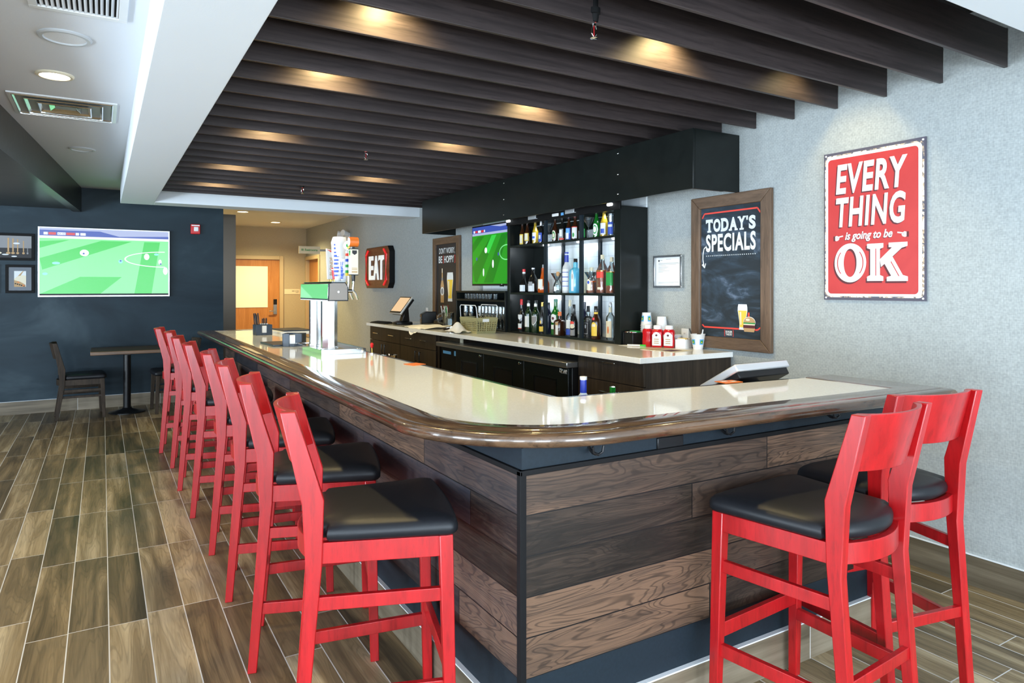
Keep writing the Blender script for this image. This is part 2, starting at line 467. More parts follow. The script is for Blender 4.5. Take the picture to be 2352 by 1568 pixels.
# ---------------------------------------------------------------- builder
class B:
    def __init__(s):
        s.bm = bmesh.new()
        s.mats = []

    def mi(s, mat):
        mat = M[mat] if isinstance(mat, str) else mat
        if mat not in s.mats:
            s.mats.append(mat)
        return s.mats.index(mat)

    def face(s, pts, mat):
        vs = [s.bm.verts.new(p) for p in pts]
        f = s.bm.faces.new(vs)
        f.material_index = s.mi(mat)
        return f

    def loft(s, rings, mat, cap=(True, True), closed=True):
        k = s.mi(mat)
        vr = [[s.bm.verts.new(p) for p in r] for r in rings]
        n = len(vr[0])
        for a, b in zip(vr[:-1], vr[1:]):
            for i in range(n if closed else n - 1):
                j = (i + 1) % n
                try:
                    f = s.bm.faces.new((a[i], a[j], b[j], b[i]))
                    f.material_index = k
                except ValueError:
                    pass
        if closed and cap[0]:
            f = s.bm.faces.new(list(reversed(vr[0])))
            f.material_index = k
        if closed and cap[1]:
            f = s.bm.faces.new(vr[-1])
            f.material_index = k
        return s

    def extr(s, pts, vec, mat):
        v = Vector(vec)
        a = [Vector(p) for p in pts]
        return s.loft([a, [p + v for p in a]], mat)

    def box(s, x0, x1, y0, y1, z0, z1, mat):
        return s.extr([(x0, y0, z0), (x1, y0, z0), (x1, y1, z0), (x0, y1, z0)], (0, 0, z1 - z0), mat)

    def slab(s, x0, y0, x1, y1, t, z0, z1, mat):
        """upright slab along a plan line, thickness t to the left of its direction"""
        d = Vector((x1 - x0, y1 - y0, 0)).normalized()
        n = Vector((-d.y, d.x, 0)) * t
        a, b = Vector((x0, y0, z0)), Vector((x1, y1, z0))
        return s.extr([a, b, b + n, a + n], (0, 0, z1 - z0), mat)

    def lathe(s, prof, mat, c=(0, 0, 0), seg=20, sq=0.0, sx=1.0, sy=1.0, rot=0.0, cap=(True, True)):
        rings = []
        for r, z in prof:
            ring = []
            for i in range(seg):
                a = 2 * PI * i / seg + rot
                ca, sa = math.cos(a), math.sin(a)
                k = 1.0
                if sq:
                    e = 2 + sq
                    k = (abs(ca) ** e + abs(sa) ** e) ** (-1 / e)
                ring.append((c[0] + r * k * ca * sx, c[1] + r * k * sa * sy, c[2] + z))
            rings.append(ring)
        return s.loft(rings, mat, cap)

    def cyl(s, p0, p1, r0, mat, r1=None, seg=16):
        p0, p1 = Vector(p0), Vector(p1)
        r1 = r0 if r1 is None else r1
        d = (p1 - p0).normalized()
        q = d.to_track_quat('Z', 'Y')
        rings = []
        for p, r in ((p0, r0), (p1, r1)):
            rings.append([p + q @ Vector((r * math.cos(2 * PI * i / seg), r * math.sin(2 * PI * i / seg), 0)) for i in range(seg)])
        return s.loft(rings, mat)

    def tube(s, pts, r, mat, seg=8):
        pts = [Vector(p) for p in pts]
        rings = []
        for i, p in enumerate(pts):
            a = pts[max(i - 1, 0)]
            b = pts[min(i + 1, len(pts) - 1)]
            d = (b - a).normalized()
            q = d.to_track_quat('Z', 'Y')
            rr = r[i] if isinstance(r, (list, tuple)) else r
            rings.append([p + q @ Vector((rr * math.cos(2 * PI * k / seg), rr * math.sin(2 * PI * k / seg), 0)) for k in range(seg)])
        return s.loft(rings, mat)

    def bar(s, p0, p1, w, h, mat, up=(0, 0, 1)):
        """rectangular bar; w sideways, h along up"""
        p0, p1 = Vector(p0), Vector(p1)
        d = (p1 - p0).normalized()
        u = Vector(up)
        sd = d.cross(u).normalized()
        u2 = sd.cross(d).normalized()
        ring = lambda p: [p + sd * (-w / 2) + u2 * (-h / 2), p + sd * (w / 2) + u2 * (-h / 2), p + sd * (w / 2) + u2 * (h / 2), p + sd * (-w / 2) + u2 * (h / 2)]
        return s.loft([ring(p0), ring(p1)], mat)

    def patch(s, rad, z0, z1, a0, a1, mat, c=(0, 0, 0), n=8, sq=0.0, sx=1.0, sy=1.0, shape=None, rtop=None):
        """curved label hugging a round bottle between two angles"""
        def pt(a, r, z):
            ca, sa = math.cos(a), math.sin(a)
            k = 1.0
            if sq:
                e = 2 + sq
                k = (abs(ca) ** e + abs(sa) ** e) ** (-1 / e)
            return (c[0] + r * k * ca * sx, c[1] + r * k * sa * sy, c[2] + z)
        lo, hi = [], []
        zc = (z0 + z1) / 2
        for i in range(n + 1):
            t = i / n
            a = a0 + (a1 - a0) * t
            k = 1.0
            if shape == 'oval':
                k = max(0.03, math.sqrt(max(0, 1 - (2 * t - 1) ** 2)))
            lo.append(pt(a, rad, zc + (z0 - zc) * k))
            hi.append(pt(a, rad if rtop is None else rtop, zc + (z1 - zc) * (k if shape == 'oval' else 1)))
        if shape == 'arch':
            hi = [(p[0], p[1], c[2] + z1 - (z1 - z0) * 0.25 * abs(2 * i / n - 1) ** 2) for i, p in enumerate(hi)]
        if shape == 'shield':
            lo = [(p[0], p[1], c[2] + z0 + (z1 - z0) * 0.5 * abs(2 * i / n - 1) ** 1.5) for i, p in enumerate(lo)]
        return s.loft([lo, hi], mat, closed=False)

    def done(s, name, parent=None, loc=None, rz=None, bevel=0.0, smooth=True, seg=2, ang=35, sub=0, **props):
        bmesh.ops.recalc_face_normals(s.bm, faces=s.bm.faces[:])
        me = bpy.data.meshes.new(name)
        s.bm.to_mesh(me)
        s.bm.free()
        for m in s.mats:
            me.materials.append(m)
        if smooth:
            for p in me.polygons:
                p.use_smooth = True
            me.set_sharp_from_angle(angle=math.radians(ang))
        o = bpy.data.objects.new(name, me)
        COL.objects.link(o)
        if parent:
            o.parent = parent
        if loc:
            o.location = loc
        if rz is not None:
            o.rotation_euler = (0, 0, rz)
        if bevel:
            md = o.modifiers.new('bevel', 'BEVEL')
            md.width = bevel
            md.segments = seg
            md.limit_method = 'ANGLE'
            md.angle_limit = math.radians(40)
            md.harden_normals = False
        if sub:
            md = o.modifiers.new('subsurf', 'SUBSURF')
            md.levels = sub
            md.render_levels = sub
        for k, v in props.items():
            o[k] = v
        return o


def tag(o, label, cat, group=None, kind=None):
    o['label'] = label
    o['category'] = cat
    if group:
        o['group'] = group
    if kind:
        o['kind'] = kind
    return o


def thing(name, label, cat, loc=(0, 0, 0), rz=0.0, group=None):
    o = bpy.data.objects.new(name, None)
    o.empty_display_size = 0.05
    COL.objects.link(o)
    o.location = loc
    o.rotation_euler = (0, 0, rz)
    return tag(o, label, cat, group)


def struct(b, name, label=None, **kw):
    o = b.done(name, **kw)
    o['kind'] = 'structure'
    if label:
        o['label'] = label
    return o


def dup(root, loc, rz, label, group=None):
    r = root.copy()
    COL.objects.link(r)
    r.location = loc
    r.rotation_euler = (0, 0, rz)
    r['label'] = label
    if group:
        r['group'] = group

    def rec(src, dst):
        for ch in list(src.children):
            c = ch.copy()
            COL.objects.link(c)
            c.parent = dst
            rec(ch, c)
    rec(root, r)
    return r


# flat artwork on a plane: right and up vectors, small layer offsets along the normal
class Art:
    def __init__(s, origin, right, up, w=1.0, h=1.0):
        s.o, s.r, s.u = Vector(origin), Vector(right).normalized(), Vector(up).normalized()
        s.n = s.r.cross(s.u)
        s.w, s.h = w, h
        s.b = B()

    def p(s, a, v, l):
        """a from left 0..1, v from top 0..1"""
        return s.o + s.r * (a * s.w) + s.u * ((1 - v) * s.h) + s.n * (l * 0.0006)

    def poly(s, pts, mat, l=1):
        s.b.face([s.p(a, v, l) for a, v in pts], mat)

    def rect(s, a0, v0, a1, v1, mat, l=1):
        s.poly([(a0, v0), (a1, v0), (a1, v1), (a0, v1)], mat, l)

    def ell(s, ca, cv, ra, rv, mat, l=1, n=28, a0=0, a1=2 * PI):
        s.poly([(ca + ra * math.cos(a0 + (a1 - a0) * i / n), cv + rv * math.sin(a0 + (a1 - a0) * i / n)) for i in range(n)], mat, l)

    def ring(s, ca, cv, ra, rv, ta, tv, mat, l=1, n=32, a0=0, a1=2 * PI):
        for i in range(n):
            t0 = a0 + (a1 - a0) * i / n
            t1 = a0 + (a1 - a0) * (i + 1) / n
            f = lambda t, k: (ca + (ra - k * ta) * math.cos(t), cv + (rv - k * tv) * math.sin(t))
            s.poly([f(t0, 0), f(t1, 0), f(t1, 1), f(t0, 1)], mat, l)

    def line(s, pts, w, mat, l=1):
        """polyline of constant physical width w (metres)"""
        for (a0, v0), (a1, v1) in zip(pts[:-1], pts[1:]):
            dx, dy = (a1 - a0) * s.w, (v1 - v0) * s.h
            k = math.hypot(dx, dy) or 1
            nx, ny = -dy / k * w / 2 / s.w, dx / k * w / 2 / s.h
            s.poly([(a0 + nx, v0 + ny), (a1 + nx, v1 + ny), (a1 - nx, v1 - ny), (a0 - nx, v0 - ny)], mat, l)

    def text(s, txt, a0, v0, a1, v1, mat, l=2, bold=0.02, shear=0.0, depth=0.0, space=1.0, rise=0.0):
        verts, polys = glyphs(txt, bold, shear, space)
        xs = [v[0] for v in verts]
        ys = [v[1] for v in verts]
        x0, x1, y0, y1 = min(xs), max(xs), min(ys), max(ys)
        k = s.b.mi(mat)
        lay = []
        for lv in ((l, l + depth / 0.0006) if depth else (l,)):
            row = []
            for x, y in verts:
                a = a0 + (a1 - a0) * (x - x0) / (x1 - x0)
                v = v1 + (v0 - v1) * (y - y0) / (y1 - y0) - rise * (x - x0) / (x1 - x0)
                row.append(s.b.bm.verts.new(s.p(a, v, lv)))
            lay.append(row)
        for pl in polys:
            try:
                f = s.b.bm.faces.new([lay[-1][i] for i in pl])
                f.material_index = k
            except ValueError:
                pass
        if depth:
            cnt = {}
            for pl in polys:
                for i, j in zip(pl, pl[1:] + pl[:1]):
                    e = (min(i, j), max(i, j))
                    cnt[e] = cnt.get(e, 0) + 1
            for (i, j), c in cnt.items():
                if c == 1:
                    f = s.b.bm.faces.new((lay[0][i], lay[0][j], lay[1][j], lay[1][i]))
                    f.material_index = k

    def done(s, name, parent=None, **kw):
        return s.b.done(name, parent, smooth=False, **kw)


_gl = {}


def glyphs(txt, bold, shear, space):
    key = (txt, bold, shear, space)
    if key in _gl:
        return _gl[key]
    cu = bpy.data.curves.new('t', 'FONT')
    cu.body = txt
    cu.offset = bold
    cu.shear = shear
    cu.space_character = space
    cu.resolution_u = 4
    ob = bpy.data.objects.new('t', cu)
    COL.objects.link(ob)
    dg = bpy.context.evaluated_depsgraph_get()
    me = bpy.data.meshes.new_from_object(ob.evaluated_get(dg))
    bm = bmesh.new()
    bm.from_mesh(me)
    bmesh.ops.remove_doubles(bm, verts=bm.verts[:], dist=1e-5)
    bm.verts.index_update()
    r = ([(v.co.x, v.co.y) for v in bm.verts], [[v.index for v in f.verts] for f in bm.faces])
    bm.free()
    bpy.data.objects.remove(ob)
    bpy.data.curves.remove(cu)
    bpy.data.meshes.remove(me)
    _gl[key] = r
    return r


# ================================================================ room shell
WX = 3.82
b = B(); b.box(-5.0, 4.0, -4.0, 15.4, -0.1, 0.0, 'floor'); struct(b, 'floor', smooth=False)
b = B(); b.box(WX, WX + 0.12, -4.0, 9.2, 0, 3.0, 'wallpaper'); struct(b, 'wall_right', smooth=False)
b = B()
b.box(WX, WX + 0.12, 9.2, 14.0, 0, 3.0, 'wallpaper')
b.box(WX, WX + 0.12, 14.0, 15.1, 2.2, 3.0, 'wallpaper')
struct(b, 'wall_hall_right', smooth=False)
b = B(); b.box(-5.0, 1.428, 10.1, 10.3, 0, 3.0, 'darkwall'); struct(b, 'wall_far', smooth=False)
b = B(); b.box(1.2, 4.0, 15.1, 15.25, 0, 3.0, 'hallpaper'); struct(b, 'wall_hall_back', smooth=False)
b = B(); b.box(1.2, 1.3, 10.3, 15.1, 0, 3.0, 'hallpaper'); struct(b, 'wall_hall_left', smooth=False)
b = B(); b.box(1.3, 1.66, 10.55, 10.75, 0, 2.58, 'bronze'); struct(b, 'trim_1', 'dark bronze pier at the mouth of the hallway', smooth=False)


def windowed(name, fixed, axis, lo, hi, centres, half):
    """wall with tall window openings; frames and panes come with it"""
    b = B()
    cuts = [lo] + [v for c in centres for v in (c - half, c + half)] + [hi]
    cuts.sort()
    t0, t1 = fixed
    def bx(u0, u1, z0, z1):
        if axis == 'x':
            b.box(u0, u1, t0, t1, z0, z1, 'white')
        else:
            b.box(t0, t1, u0, u1, z0, z1, 'white')
    for i in range(0, len(cuts) - 1):
        if i % 2 == 0:
            bx(cuts[i], cuts[i + 1], 0, 3.0)
        else:
            bx(cuts[i], cuts[i + 1], 0, 0.3)
            bx(cuts[i], cuts[i + 1], 2.6, 3.0)
    struct(b, name, smooth=False)


windowed('wall_back', (-4.12, -4.0), 'x', -5.0, 4.0, (-3.6, -1.2, 1.2, 3.0), 0.62)
windowed('wall_left', (-5.12, -5.0), 'y', -4.0, 10.3, (-1.8, 1.0, 3.8, 6.6), 0.75)

# ceilings and soffit frame
b = B()
b.box(-5.0, 0.3, -4.0, 10.1, 2.774, 2.86, 'ceil')
struct(b, 'ceiling', smooth=False)
b = B(); b.box(0.3, 4.0, -4.0, 0.95, 2.774, 2.86, 'ceil'); struct(b, 'ceiling_front', smooth=False)
b = B(); b.box(0.3, 4.0, 0.95, 9.1, 2.93, 3.0, 'plenum'); struct(b, 'ceiling_plenum', smooth=False)
b = B(); b.box(0.3, 4.0, 9.1, 15.3, 2.81, 2.9, 'ceil'); struct(b, 'ceiling_hall', smooth=False)
b = B(); b.box(0.18, 0.52, 0.9, 9.2, 2.51, 2.80, 'white'); struct(b, 'trim_2', 'white soffit border along the left of the slatted ceiling', bevel=0.004)
b = B(); b.box(0.52, WX, 8.88, 9.2, 2.51, 2.93, 'white'); struct(b, 'trim_3', 'white soffit border at the far end of the slatted ceiling', bevel=0.004)
b = B(); b.box(0.52, WX, 0.9, 1.249, 2.51, 2.93, 'white'); struct(b, 'trim_4', 'white soffit border at the near end of the slatted ceiling', bevel=0.004)

# base tiles
b = B(); b.box(WX - 0.012, WX, -4.0, 15.1, 0, 0.154, 'basetile_y'); b.box(WX - 0.013, WX, -4.0, 15.1, 0.154, 0.158, 'white'); struct(b, 'baseboard_right', smooth=False)
b = B(); b.box(-5.0, 1.428, 10.088, 10.1, 0, 0.154, 'basetile_x'); b.box(-5.0, 1.428, 10.087, 10.1, 0.154, 0.158, 'white'); struct(b, 'baseboard_far', smooth=False)

# white tile panel behind the bottles
b = B(); b.box(3.806, WX, 4.215, 7.0, 1.07, 2.6, 'tile'); struct(b, 'wall_tile_panel', smooth=False)

# hallway doors
b = B()
b.box(2.27, 3.245, 15.07, 15.1, 0.0, 2.12, 'doorwood')
d = struct(b, 'door_1', 'orange maple door with a tall pane at the end of the hallway')
b = B()
for x0, x1, z0, z1 in ((2.19, 2.27, 0, 2.2), (3.245, 3.325, 0, 2.2), (2.27, 3.245, 2.12, 2.2)):
    b.box(x0, x1, 15.03, 15.1, z0, z1, 'doorframe')
b.done('door_frame', d, bevel=0.006)
b = B(); b.box(2.36, 3.004, 15.06, 15.072, 1.11, 1.975, 'frost'); b.done('pane', d)
b = B(); b.box(3.12, 3.19, 15.05, 15.07, 0.96, 1.17, 'steelr'); b.box(3.12, 3.19, 15.04, 15.06, 1.17, 1.28, 'black'); b.cyl((3.15, 15.04, 1.03), (3.15, 15.0, 1.03), 0.012, 'chrome'); b.bar((3.16, 15.0, 1.03), (3.02, 15.0, 1.03), 0.02, 0.018, 'chrome'); b.done('lever_handle', d, bevel=0.003, label='brushed steel key card lock with lever')
b = B(); b.box(WX + 0.05, WX + 0.1, 14.06, 15.06, 0, 2.14, 'doorwood'); d2 = struct(b, 'door_2', 'orange maple door set back in the right wall of the hallway')
b = B()
for y0, y1, z0, z1 in ((13.98, 14.06, 0, 2.2), (15.03, 15.1, 0, 2.2), (14.06, 15.03, 2.12, 2.2)):
    b.box(WX - 0.03, WX + 0.12, y0, y1, z0, z1, 'doorframe')
b.done('door_frame', d2, bevel=0.006)

# ================================================================ ceiling things
ORD = ['first', 'second', 'third', 'fourth', 'fifth', 'sixth', 'seventh', 'eighth', 'ninth', 'tenth', 'eleventh', 'twelfth', 'thirteenth', 'fourteenth', 'fifteenth',
       'sixteenth', 'seventeenth', 'eighteenth', 'nineteenth', 'twentieth', 'twenty-first', 'twenty-second', 'twenty-third', 'twenty-fourth', 'twenty-fifth', 'twenty-sixth']
b = B(); b.box(0.53, WX - 0.004, -0.009, 0.009, 0, 0.19, 'slat')
slat = b.done('ceiling_slat', loc=(0, 1.331, 2.604), bevel=0.002, smooth=False)
for k in range(25):
    o = slat if k == 0 else slat.copy()
    if k:
        COL.objects.link(o)
    o.location = (0, 1.331 + 0.301 * k, 2.604)
    tag(o, f'dark stained wooden ceiling slat, {ORD[k]} counting from the near white soffit', 'ceiling slat', 'slats of the ceiling over the bar')

for x, y in [(1.05, 2.73), (1.05, 3.635), (1.05, 5.14), (1.05, 6.645), (1.05, 7.85),
             (2.4, 2.43), (2.4, 3.635), (2.4, 4.84), (2.4, 6.645), (2.4, 7.85), (3.4, 2.385)]:
    spot('slat_downlight', (x, y, 2.80), 40 if x < 3 else 12, WARM, 135, 0.6, 0.05)


def recessed(name, label, cat, loc, r, lens, group, light=None):
    t = thing(name, label, cat, loc, 0, group)
    b = B()
    b.lathe([(r, 0.0), (r, -0.006), (r * 0.93, -0.012), (r * 0.80, -0.012), (r * 0.76, -0.004), (r * 0.76, 0.0)], 'ringgrey' if lens != 'lamp' else 'ink_c', seg=36, cap=(False, False))
    b.done('trim_ring', t)
    b = B(); b.lathe([(r * 0.77, -0.005), (r * 0.4, -0.006), (0.001, -0.006)], lens, seg=36, cap=(False, True)); b.done('lens' if lens == 'lamp' else 'grille', t)
    if light:
        spot('downlight_lamp', (loc[0], loc[1], loc[2] - 0.02), light, WARM, 150, 0.8, r * 0.7)
    return t


M['ringgrey'] = P('speaker_ring', (0.5, 0.52, 0.54), 0.5)
M['grille'] = P('speaker_grille', (0.78, 0.80, 0.82), 0.7, bmp=0.5, bscale=400)
recessed('ceiling_speaker', 'large round white ceiling speaker between the grille vent and the lit downlight', 'speaker', (-0.16, 4.075, 2.774), 0.118, 'grille', 'round ceiling speakers')
recessed('ceiling_speaker', 'round white ceiling speaker beyond the square green-tinted vent', 'speaker', (-0.155, 7.28, 2.774), 0.105, 'grille', 'round ceiling speakers')
recessed('ceiling_downlight', 'lit warm round downlight in the left ceiling beside the square vent', 'ceiling light', (-0.24, 4.83, 2.774), 0.098, 'lamp', 'round recessed downlights', 25)
recessed('ceiling_downlight', 'lit round downlight in the middle of the hallway ceiling', 'ceiling light', (2.91, 13.85, 2.81), 0.11, 'lamp', 'round recessed downlights', 290)
recessed('ceiling_downlight', 'lit round downlight half hidden by the far white soffit edge', 'ceiling light', (2.03, 12.2, 2.81), 0.11, 'lamp', 'round recessed downlights', 220)

# square diffuser vent
t = thing('ceiling_vent', 'square white ceiling diffuser with nested metal frames tinted green by the screen', 'vent', (-0.22, 5.68, 2.774))
b = B()
def sqring(b, h0, z0, h1, z1, mat):
    b.loft([[(-h0, -h0, z0), (h0, -h0, z0), (h0, h0, z0), (-h0, h0, z0)], [(-h1, -h1, z1), (h1, -h1, z1), (h1, h1, z1), (-h1, h1, z1)]], mat, cap=(False, False))
M['ventmetal'] = P('vent_metal', (0.85, 0.87, 0.87), 0.16, 1.0)
M['ventgrey'] = P('vent_throat_grey', (0.35, 0.36, 0.37), 0.5)
sqring(b, 0.308, 0.0, 0.308, -0.008, 'plastic_w'); sqring(b, 0.308, -0.008, 0.285, -0.01, 'plastic_w')
b.done('flange', t, smooth=False)
for i, (h0, h1) in enumerate(((0.285, 0.235), (0.225, 0.165), (0.155, 0.10))):
    b = B(); sqring(b, h0, -0.010 - i * 0.004, h1, 0.028, 'ventmetal'); sqring(b, h0, -0.010 - i * 0.004, h0 - 0.006, -0.014 - i * 0.004, 'ventmetal'); b.done('louver_frame', t, smooth=False)
b = B(); b.loft([[(-0.09, -0.09, -0.012), (0.09, -0.09, -0.012), (0.09, 0.09, -0.012), (-0.09, 0.09, -0.012)], [(-0.01, -0.01, 0.02), (0.01, -0.01, 0.02), (0.01, 0.01, 0.02), (-0.01, 0.01, 0.02)]], 'ventmetal', cap=(False, True)); b.done('centre_cone', t, smooth=False)
b = B(); b.box(-0.3, 0.3, -0.3, 0.3, -0.0005, 0.0, 'ventgrey'); b.done('duct_opening', t, smooth=False)
for o in t.children:
    o.location.z += 0.0
# return air grille
t = thing('air_grille', 'white rectangular return air grille at the top left corner of the ceiling', 'vent', (-0.09, 3.36, 2.774))
b = B()
for x0, x1, y0, y1 in ((-0.19, 0.19, -0.33, -0.295), (-0.19, 0.19, 0.295, 0.33), (-0.19, -0.155, -0.295, 0.295), (0.155, 0.19, -0.295, 0.295)):
    b.box(x0, x1, y0, y1, -0.012, 0, 'plastic_w')
b.done('grille_frame', t, bevel=0.002)
b = B()
for i in range(15):
    x = -0.145 + i * 0.0207
    b.extr([(x, -0.295, -0.010), (x + 0.003, -0.295, -0.010), (x + 0.012, -0.295, -0.001), (x + 0.009, -0.295, -0.001)], (0, 0.59, 0), 'plastic_w')
b.done('louvers', t, smooth=False)
b = B(); b.box(-0.155, 0.155, -0.295, 0.295, -0.0006, 0.0, 'blackmat'); b.done('duct_opening', t, smooth=False)

# oblique dark wood canopy on the left
cp = [(-0.224, 10.085), (-0.60, 5.78), (-1.12, -0.2), (-4.9, -0.2), (-4.9, 10.085)]
t = thing('ceiling_canopy', 'dark stained wooden canopy hanging below the ceiling at the left edge', 'canopy')
b = B()
b.extr([(x, y, 2.50) for x, y in cp], (0, 0, 0.274), 'canopy')
b.done('canopy_panel', t, smooth=False)
b = B()
b.slab(-1.12, -0.2, -0.224, 10.085, 0.09, 2.468, 2.50, 'canopy')
b.done('edge_lip', t, smooth=False)

# sprinkler heads
sp = thing('sprinkler_head', 'black and chrome sprinkler head nearest the camera, between slats', 'sprinkler', (1.735, 2.235, 2.60), 0, 'sprinkler heads in the slatted ceiling')
b = B(); b.lathe([(0.017, 0.34), (0.017, 0.07), (0.026, 0.068), (0.026, 0.045), (0.021, 0.042), (0.017, 0.012), (0.012, 0.01)], 'blackmat', seg=16); b.done('drop_pipe', sp)
b = B(); b.lathe([(0.0105, 0.011), (0.0105, 0.0075)], 'ink_r', seg=14); b.done('red_collar', sp)
b = B()
b.lathe([(0.009, 0.006), (0.009, -0.004)], 'chrome', seg=12)
for s in (-1, 1):
    b.tube([(s * 0.008, 0, -0.002), (s * 0.013, 0, -0.015), (s * 0.012, 0, -0.035), (0.0, 0, -0.05)], 0.0025, 'chrome', 6)
b.cyl((0, 0, -0.003), (0, 0, -0.046), 0.0014, 'c_red', seg=8)
b.lathe([(0.003, -0.048), (0.017, -0.052), (0.017, -0.054), (0.003, -0.056)], 'chrome', seg=14)
b.done('sprinkler_frame', sp)
dup(sp, (1.81, 5.29, 2.60), 0, 'chrome sprinkler head in the middle of the slatted ceiling')
dup(sp, (1.87, 7.55, 2.60), 0, 'smallest and farthest chrome sprinkler head near the far white soffit')

# ================================================================ header over the back bar
t = thing('header_beam', 'long black laminate header beam over the back bar shelves', 'beam', (0, 0, 0))
b = B(); b.box(3.37, 3.39, 3.274, 7.76, 2.183, 2.585, 'blacklam'); b.done('front_fascia', t, bevel=0.002)
b = B(); b.box(3.39, 3.66, 3.274, 3.294, 2.183, 2.585, 'blacklam'); b.box(3.66, WX - 0.002, 3.274, 3.294, 2.187, 2.585, 'blacklam'); b.done('end_fascia', t)
b = B(); b.box(3.39, WX - 0.002, 7.74, 7.76, 2.183, 2.585, 'blacklam'); b.done('end_fascia', t)
for y in (4.048, 5.773):
    for z in (2.546, 2.386, 2.236):
        b = B(); b.lathe([(0.009, 0), (0.008, 0.004), (0.003, 0.006)], 'chrome', seg=12)
        o = b.done('rivet', t, loc=(3.37, y, z)); o.rotation_euler = (0, -PI / 2, 0)

# ================================================================ the bar
FX0, FY0, FX1, FY1 = 1.113, 1.80, 3.03, 1.778     # front run of the body
bar = thing('bar_counter', 'L-shaped bar with dark plank cladding, cream stone top and glossy oak rail', 'bar', (0, 0, 0))
def frontrun(off, t, z0, z1, mat, name, x0=FX0, x1=FX1, **kw):
    f = lambda x: FY0 + (FY1 - FY0) * (x - FX0) / (FX1 - FX0) - off
    b = B(); b.slab(x0, f(x0), x1, f(x1), t, z0, z1, mat)
    return b.done(name, bar, **kw)
YF = 7.72
frontrun(0, 0.12, 0.30, 0.9375, 'clad_front', 'plank_cladding', x0=FX0 + 0.01, smooth=False)
b = B(); b.box(FX0, FX0 + 0.12, FY0 + 0.01, YF, 0.30, 0.9375, 'clad_left'); b.done('plank_cladding', bar, smooth=False)
frontrun(-0.006, 0.11, 0.95, 1.02, 'bluegrey', 'apron', x0=FX0 + 0.006, smooth=False)
b = B(); b.box(FX0 + 0.006, FX0 + 0.116, FY0 + 0.006, YF, 0.95, 1.02, 'bluegrey'); b.done('apron', bar, smooth=False)
frontrun(-0.006, 0.11, 0.12, 0.302, 'bluegrey', 'kick_panel', x0=FX0 + 0.006, smooth=False)
b = B(); b.box(FX0 + 0.006, FX0 + 0.116, FY0 + 0.006, YF, 0.12, 0.302, 'bluegrey'); b.done('kick_panel', bar, smooth=False)
frontrun(0.012, 0.10, 0.0, 0.152, 'basetile_x', 'base_tile', x0=FX0 - 0.012, x1=FX1 + 0.012, smooth=False)
frontrun(0.013, 0.03, 0.152, 0.157, 'plastic_w', 'base_tile_edge', x0=FX0 - 0.012, x1=FX1 + 0.012, smooth=False)
b = B(); b.box(FX0 - 0.012, FX0 + 0.1, FY0, YF, 0, 0.152, 'basetile_y'); b.done('base_tile', bar, smooth=False)
b = B(); b.box(FX0 - 0.013, FX0 + 0.02, FY0, YF, 0.152, 0.157, 'plastic_w'); b.done('base_tile_edge', bar, smooth=False)
frontrun(0.006, 0.02, 0.936, 0.953, 'blackmat', 'trim_strip', x0=FX0 - 0.006, bevel=0.002)
b = B(); b.box(FX0 - 0.006, FX0 + 0.014, FY0 - 0.006, YF, 0.936, 0.953, 'blackmat'); b.done('trim_strip', bar, bevel=0.002)
b = B(); b.extr([(FX0 - 0.006, FY0 - 0.006, 0.29), (FX0 + 0.016, FY0 - 0.006, 0.29), (FX0 + 0.016, FY0 + 0.002, 0.29), (FX0 + 0.002, FY0 + 0.002, 0.29), (FX0 + 0.002, FY0 + 0.016, 0.29), (FX0 - 0.006, FY0 + 0.016, 0.29)], (0, 0, 0.66), 'blackmat'); b.done('corner_trim', bar, bevel=0.001)
b = B(); b.box(FX1 - 0.1, FX1, FY1 + 0.02, 2.15, 0, 1.02, 'bluegrey'); b.done('end_panel', bar, smooth=False)
b = B(); b.box(FX0 + 0.11, 1.56, YF - 0.1, YF, 0, 1.02, 'bluegrey'); b.done('end_panel', bar, smooth=False)

# stone top outline: outer path from the far end round the corner to the right end
ZT = 1.067
xl = 1.01
fl = lambda x: 1.83 - 0.0466 * (x - 1.48)
R = 0.42
th = math.atan(0.0466)
# fillet between x = xl and the front line
nf = Vector((math.sin(th), math.cos(th)))             # inward normal of the front line
cx_ = xl + R
cy_ = fl(cx_) + R / math.cos(th)
path = [(1.60, 7.75), (xl, 7.75)]
NF = 56
for i in range(NF + 1):
    a = PI + (PI / 2 - th) * i / NF
    path.append((cx_ + R * math.cos(a), cy_ + R * math.sin(a)))
path += [(3.05, fl(3.05)), (3.04, 2.19)]
inner = [(1.66, 2.305), (1.60, 2.36), (1.60, 7.75)]
segw = [0.15] * (len(path) - 2) + [0.235]
outer_poly = path + inner[:-1]
b = B(); b.extr([(x, y, ZT - 0.03) for x, y in outer_poly], (0, 0, 0.03), 'quartz'); b.done('stone_top', bar, smooth=False)
b = B()
under = [(1.60, 7.72), (1.02, 7.72)] + path[2:-2] + [(3.04, 1.77), (3.03, 2.18), (1.66, 2.30), (1.60, 2.35)]
b.extr([(x, y, 1.016) for x, y in under], (0, 0, 0.021), 'blackmat'); b.done('sub_top', bar, smooth=False)
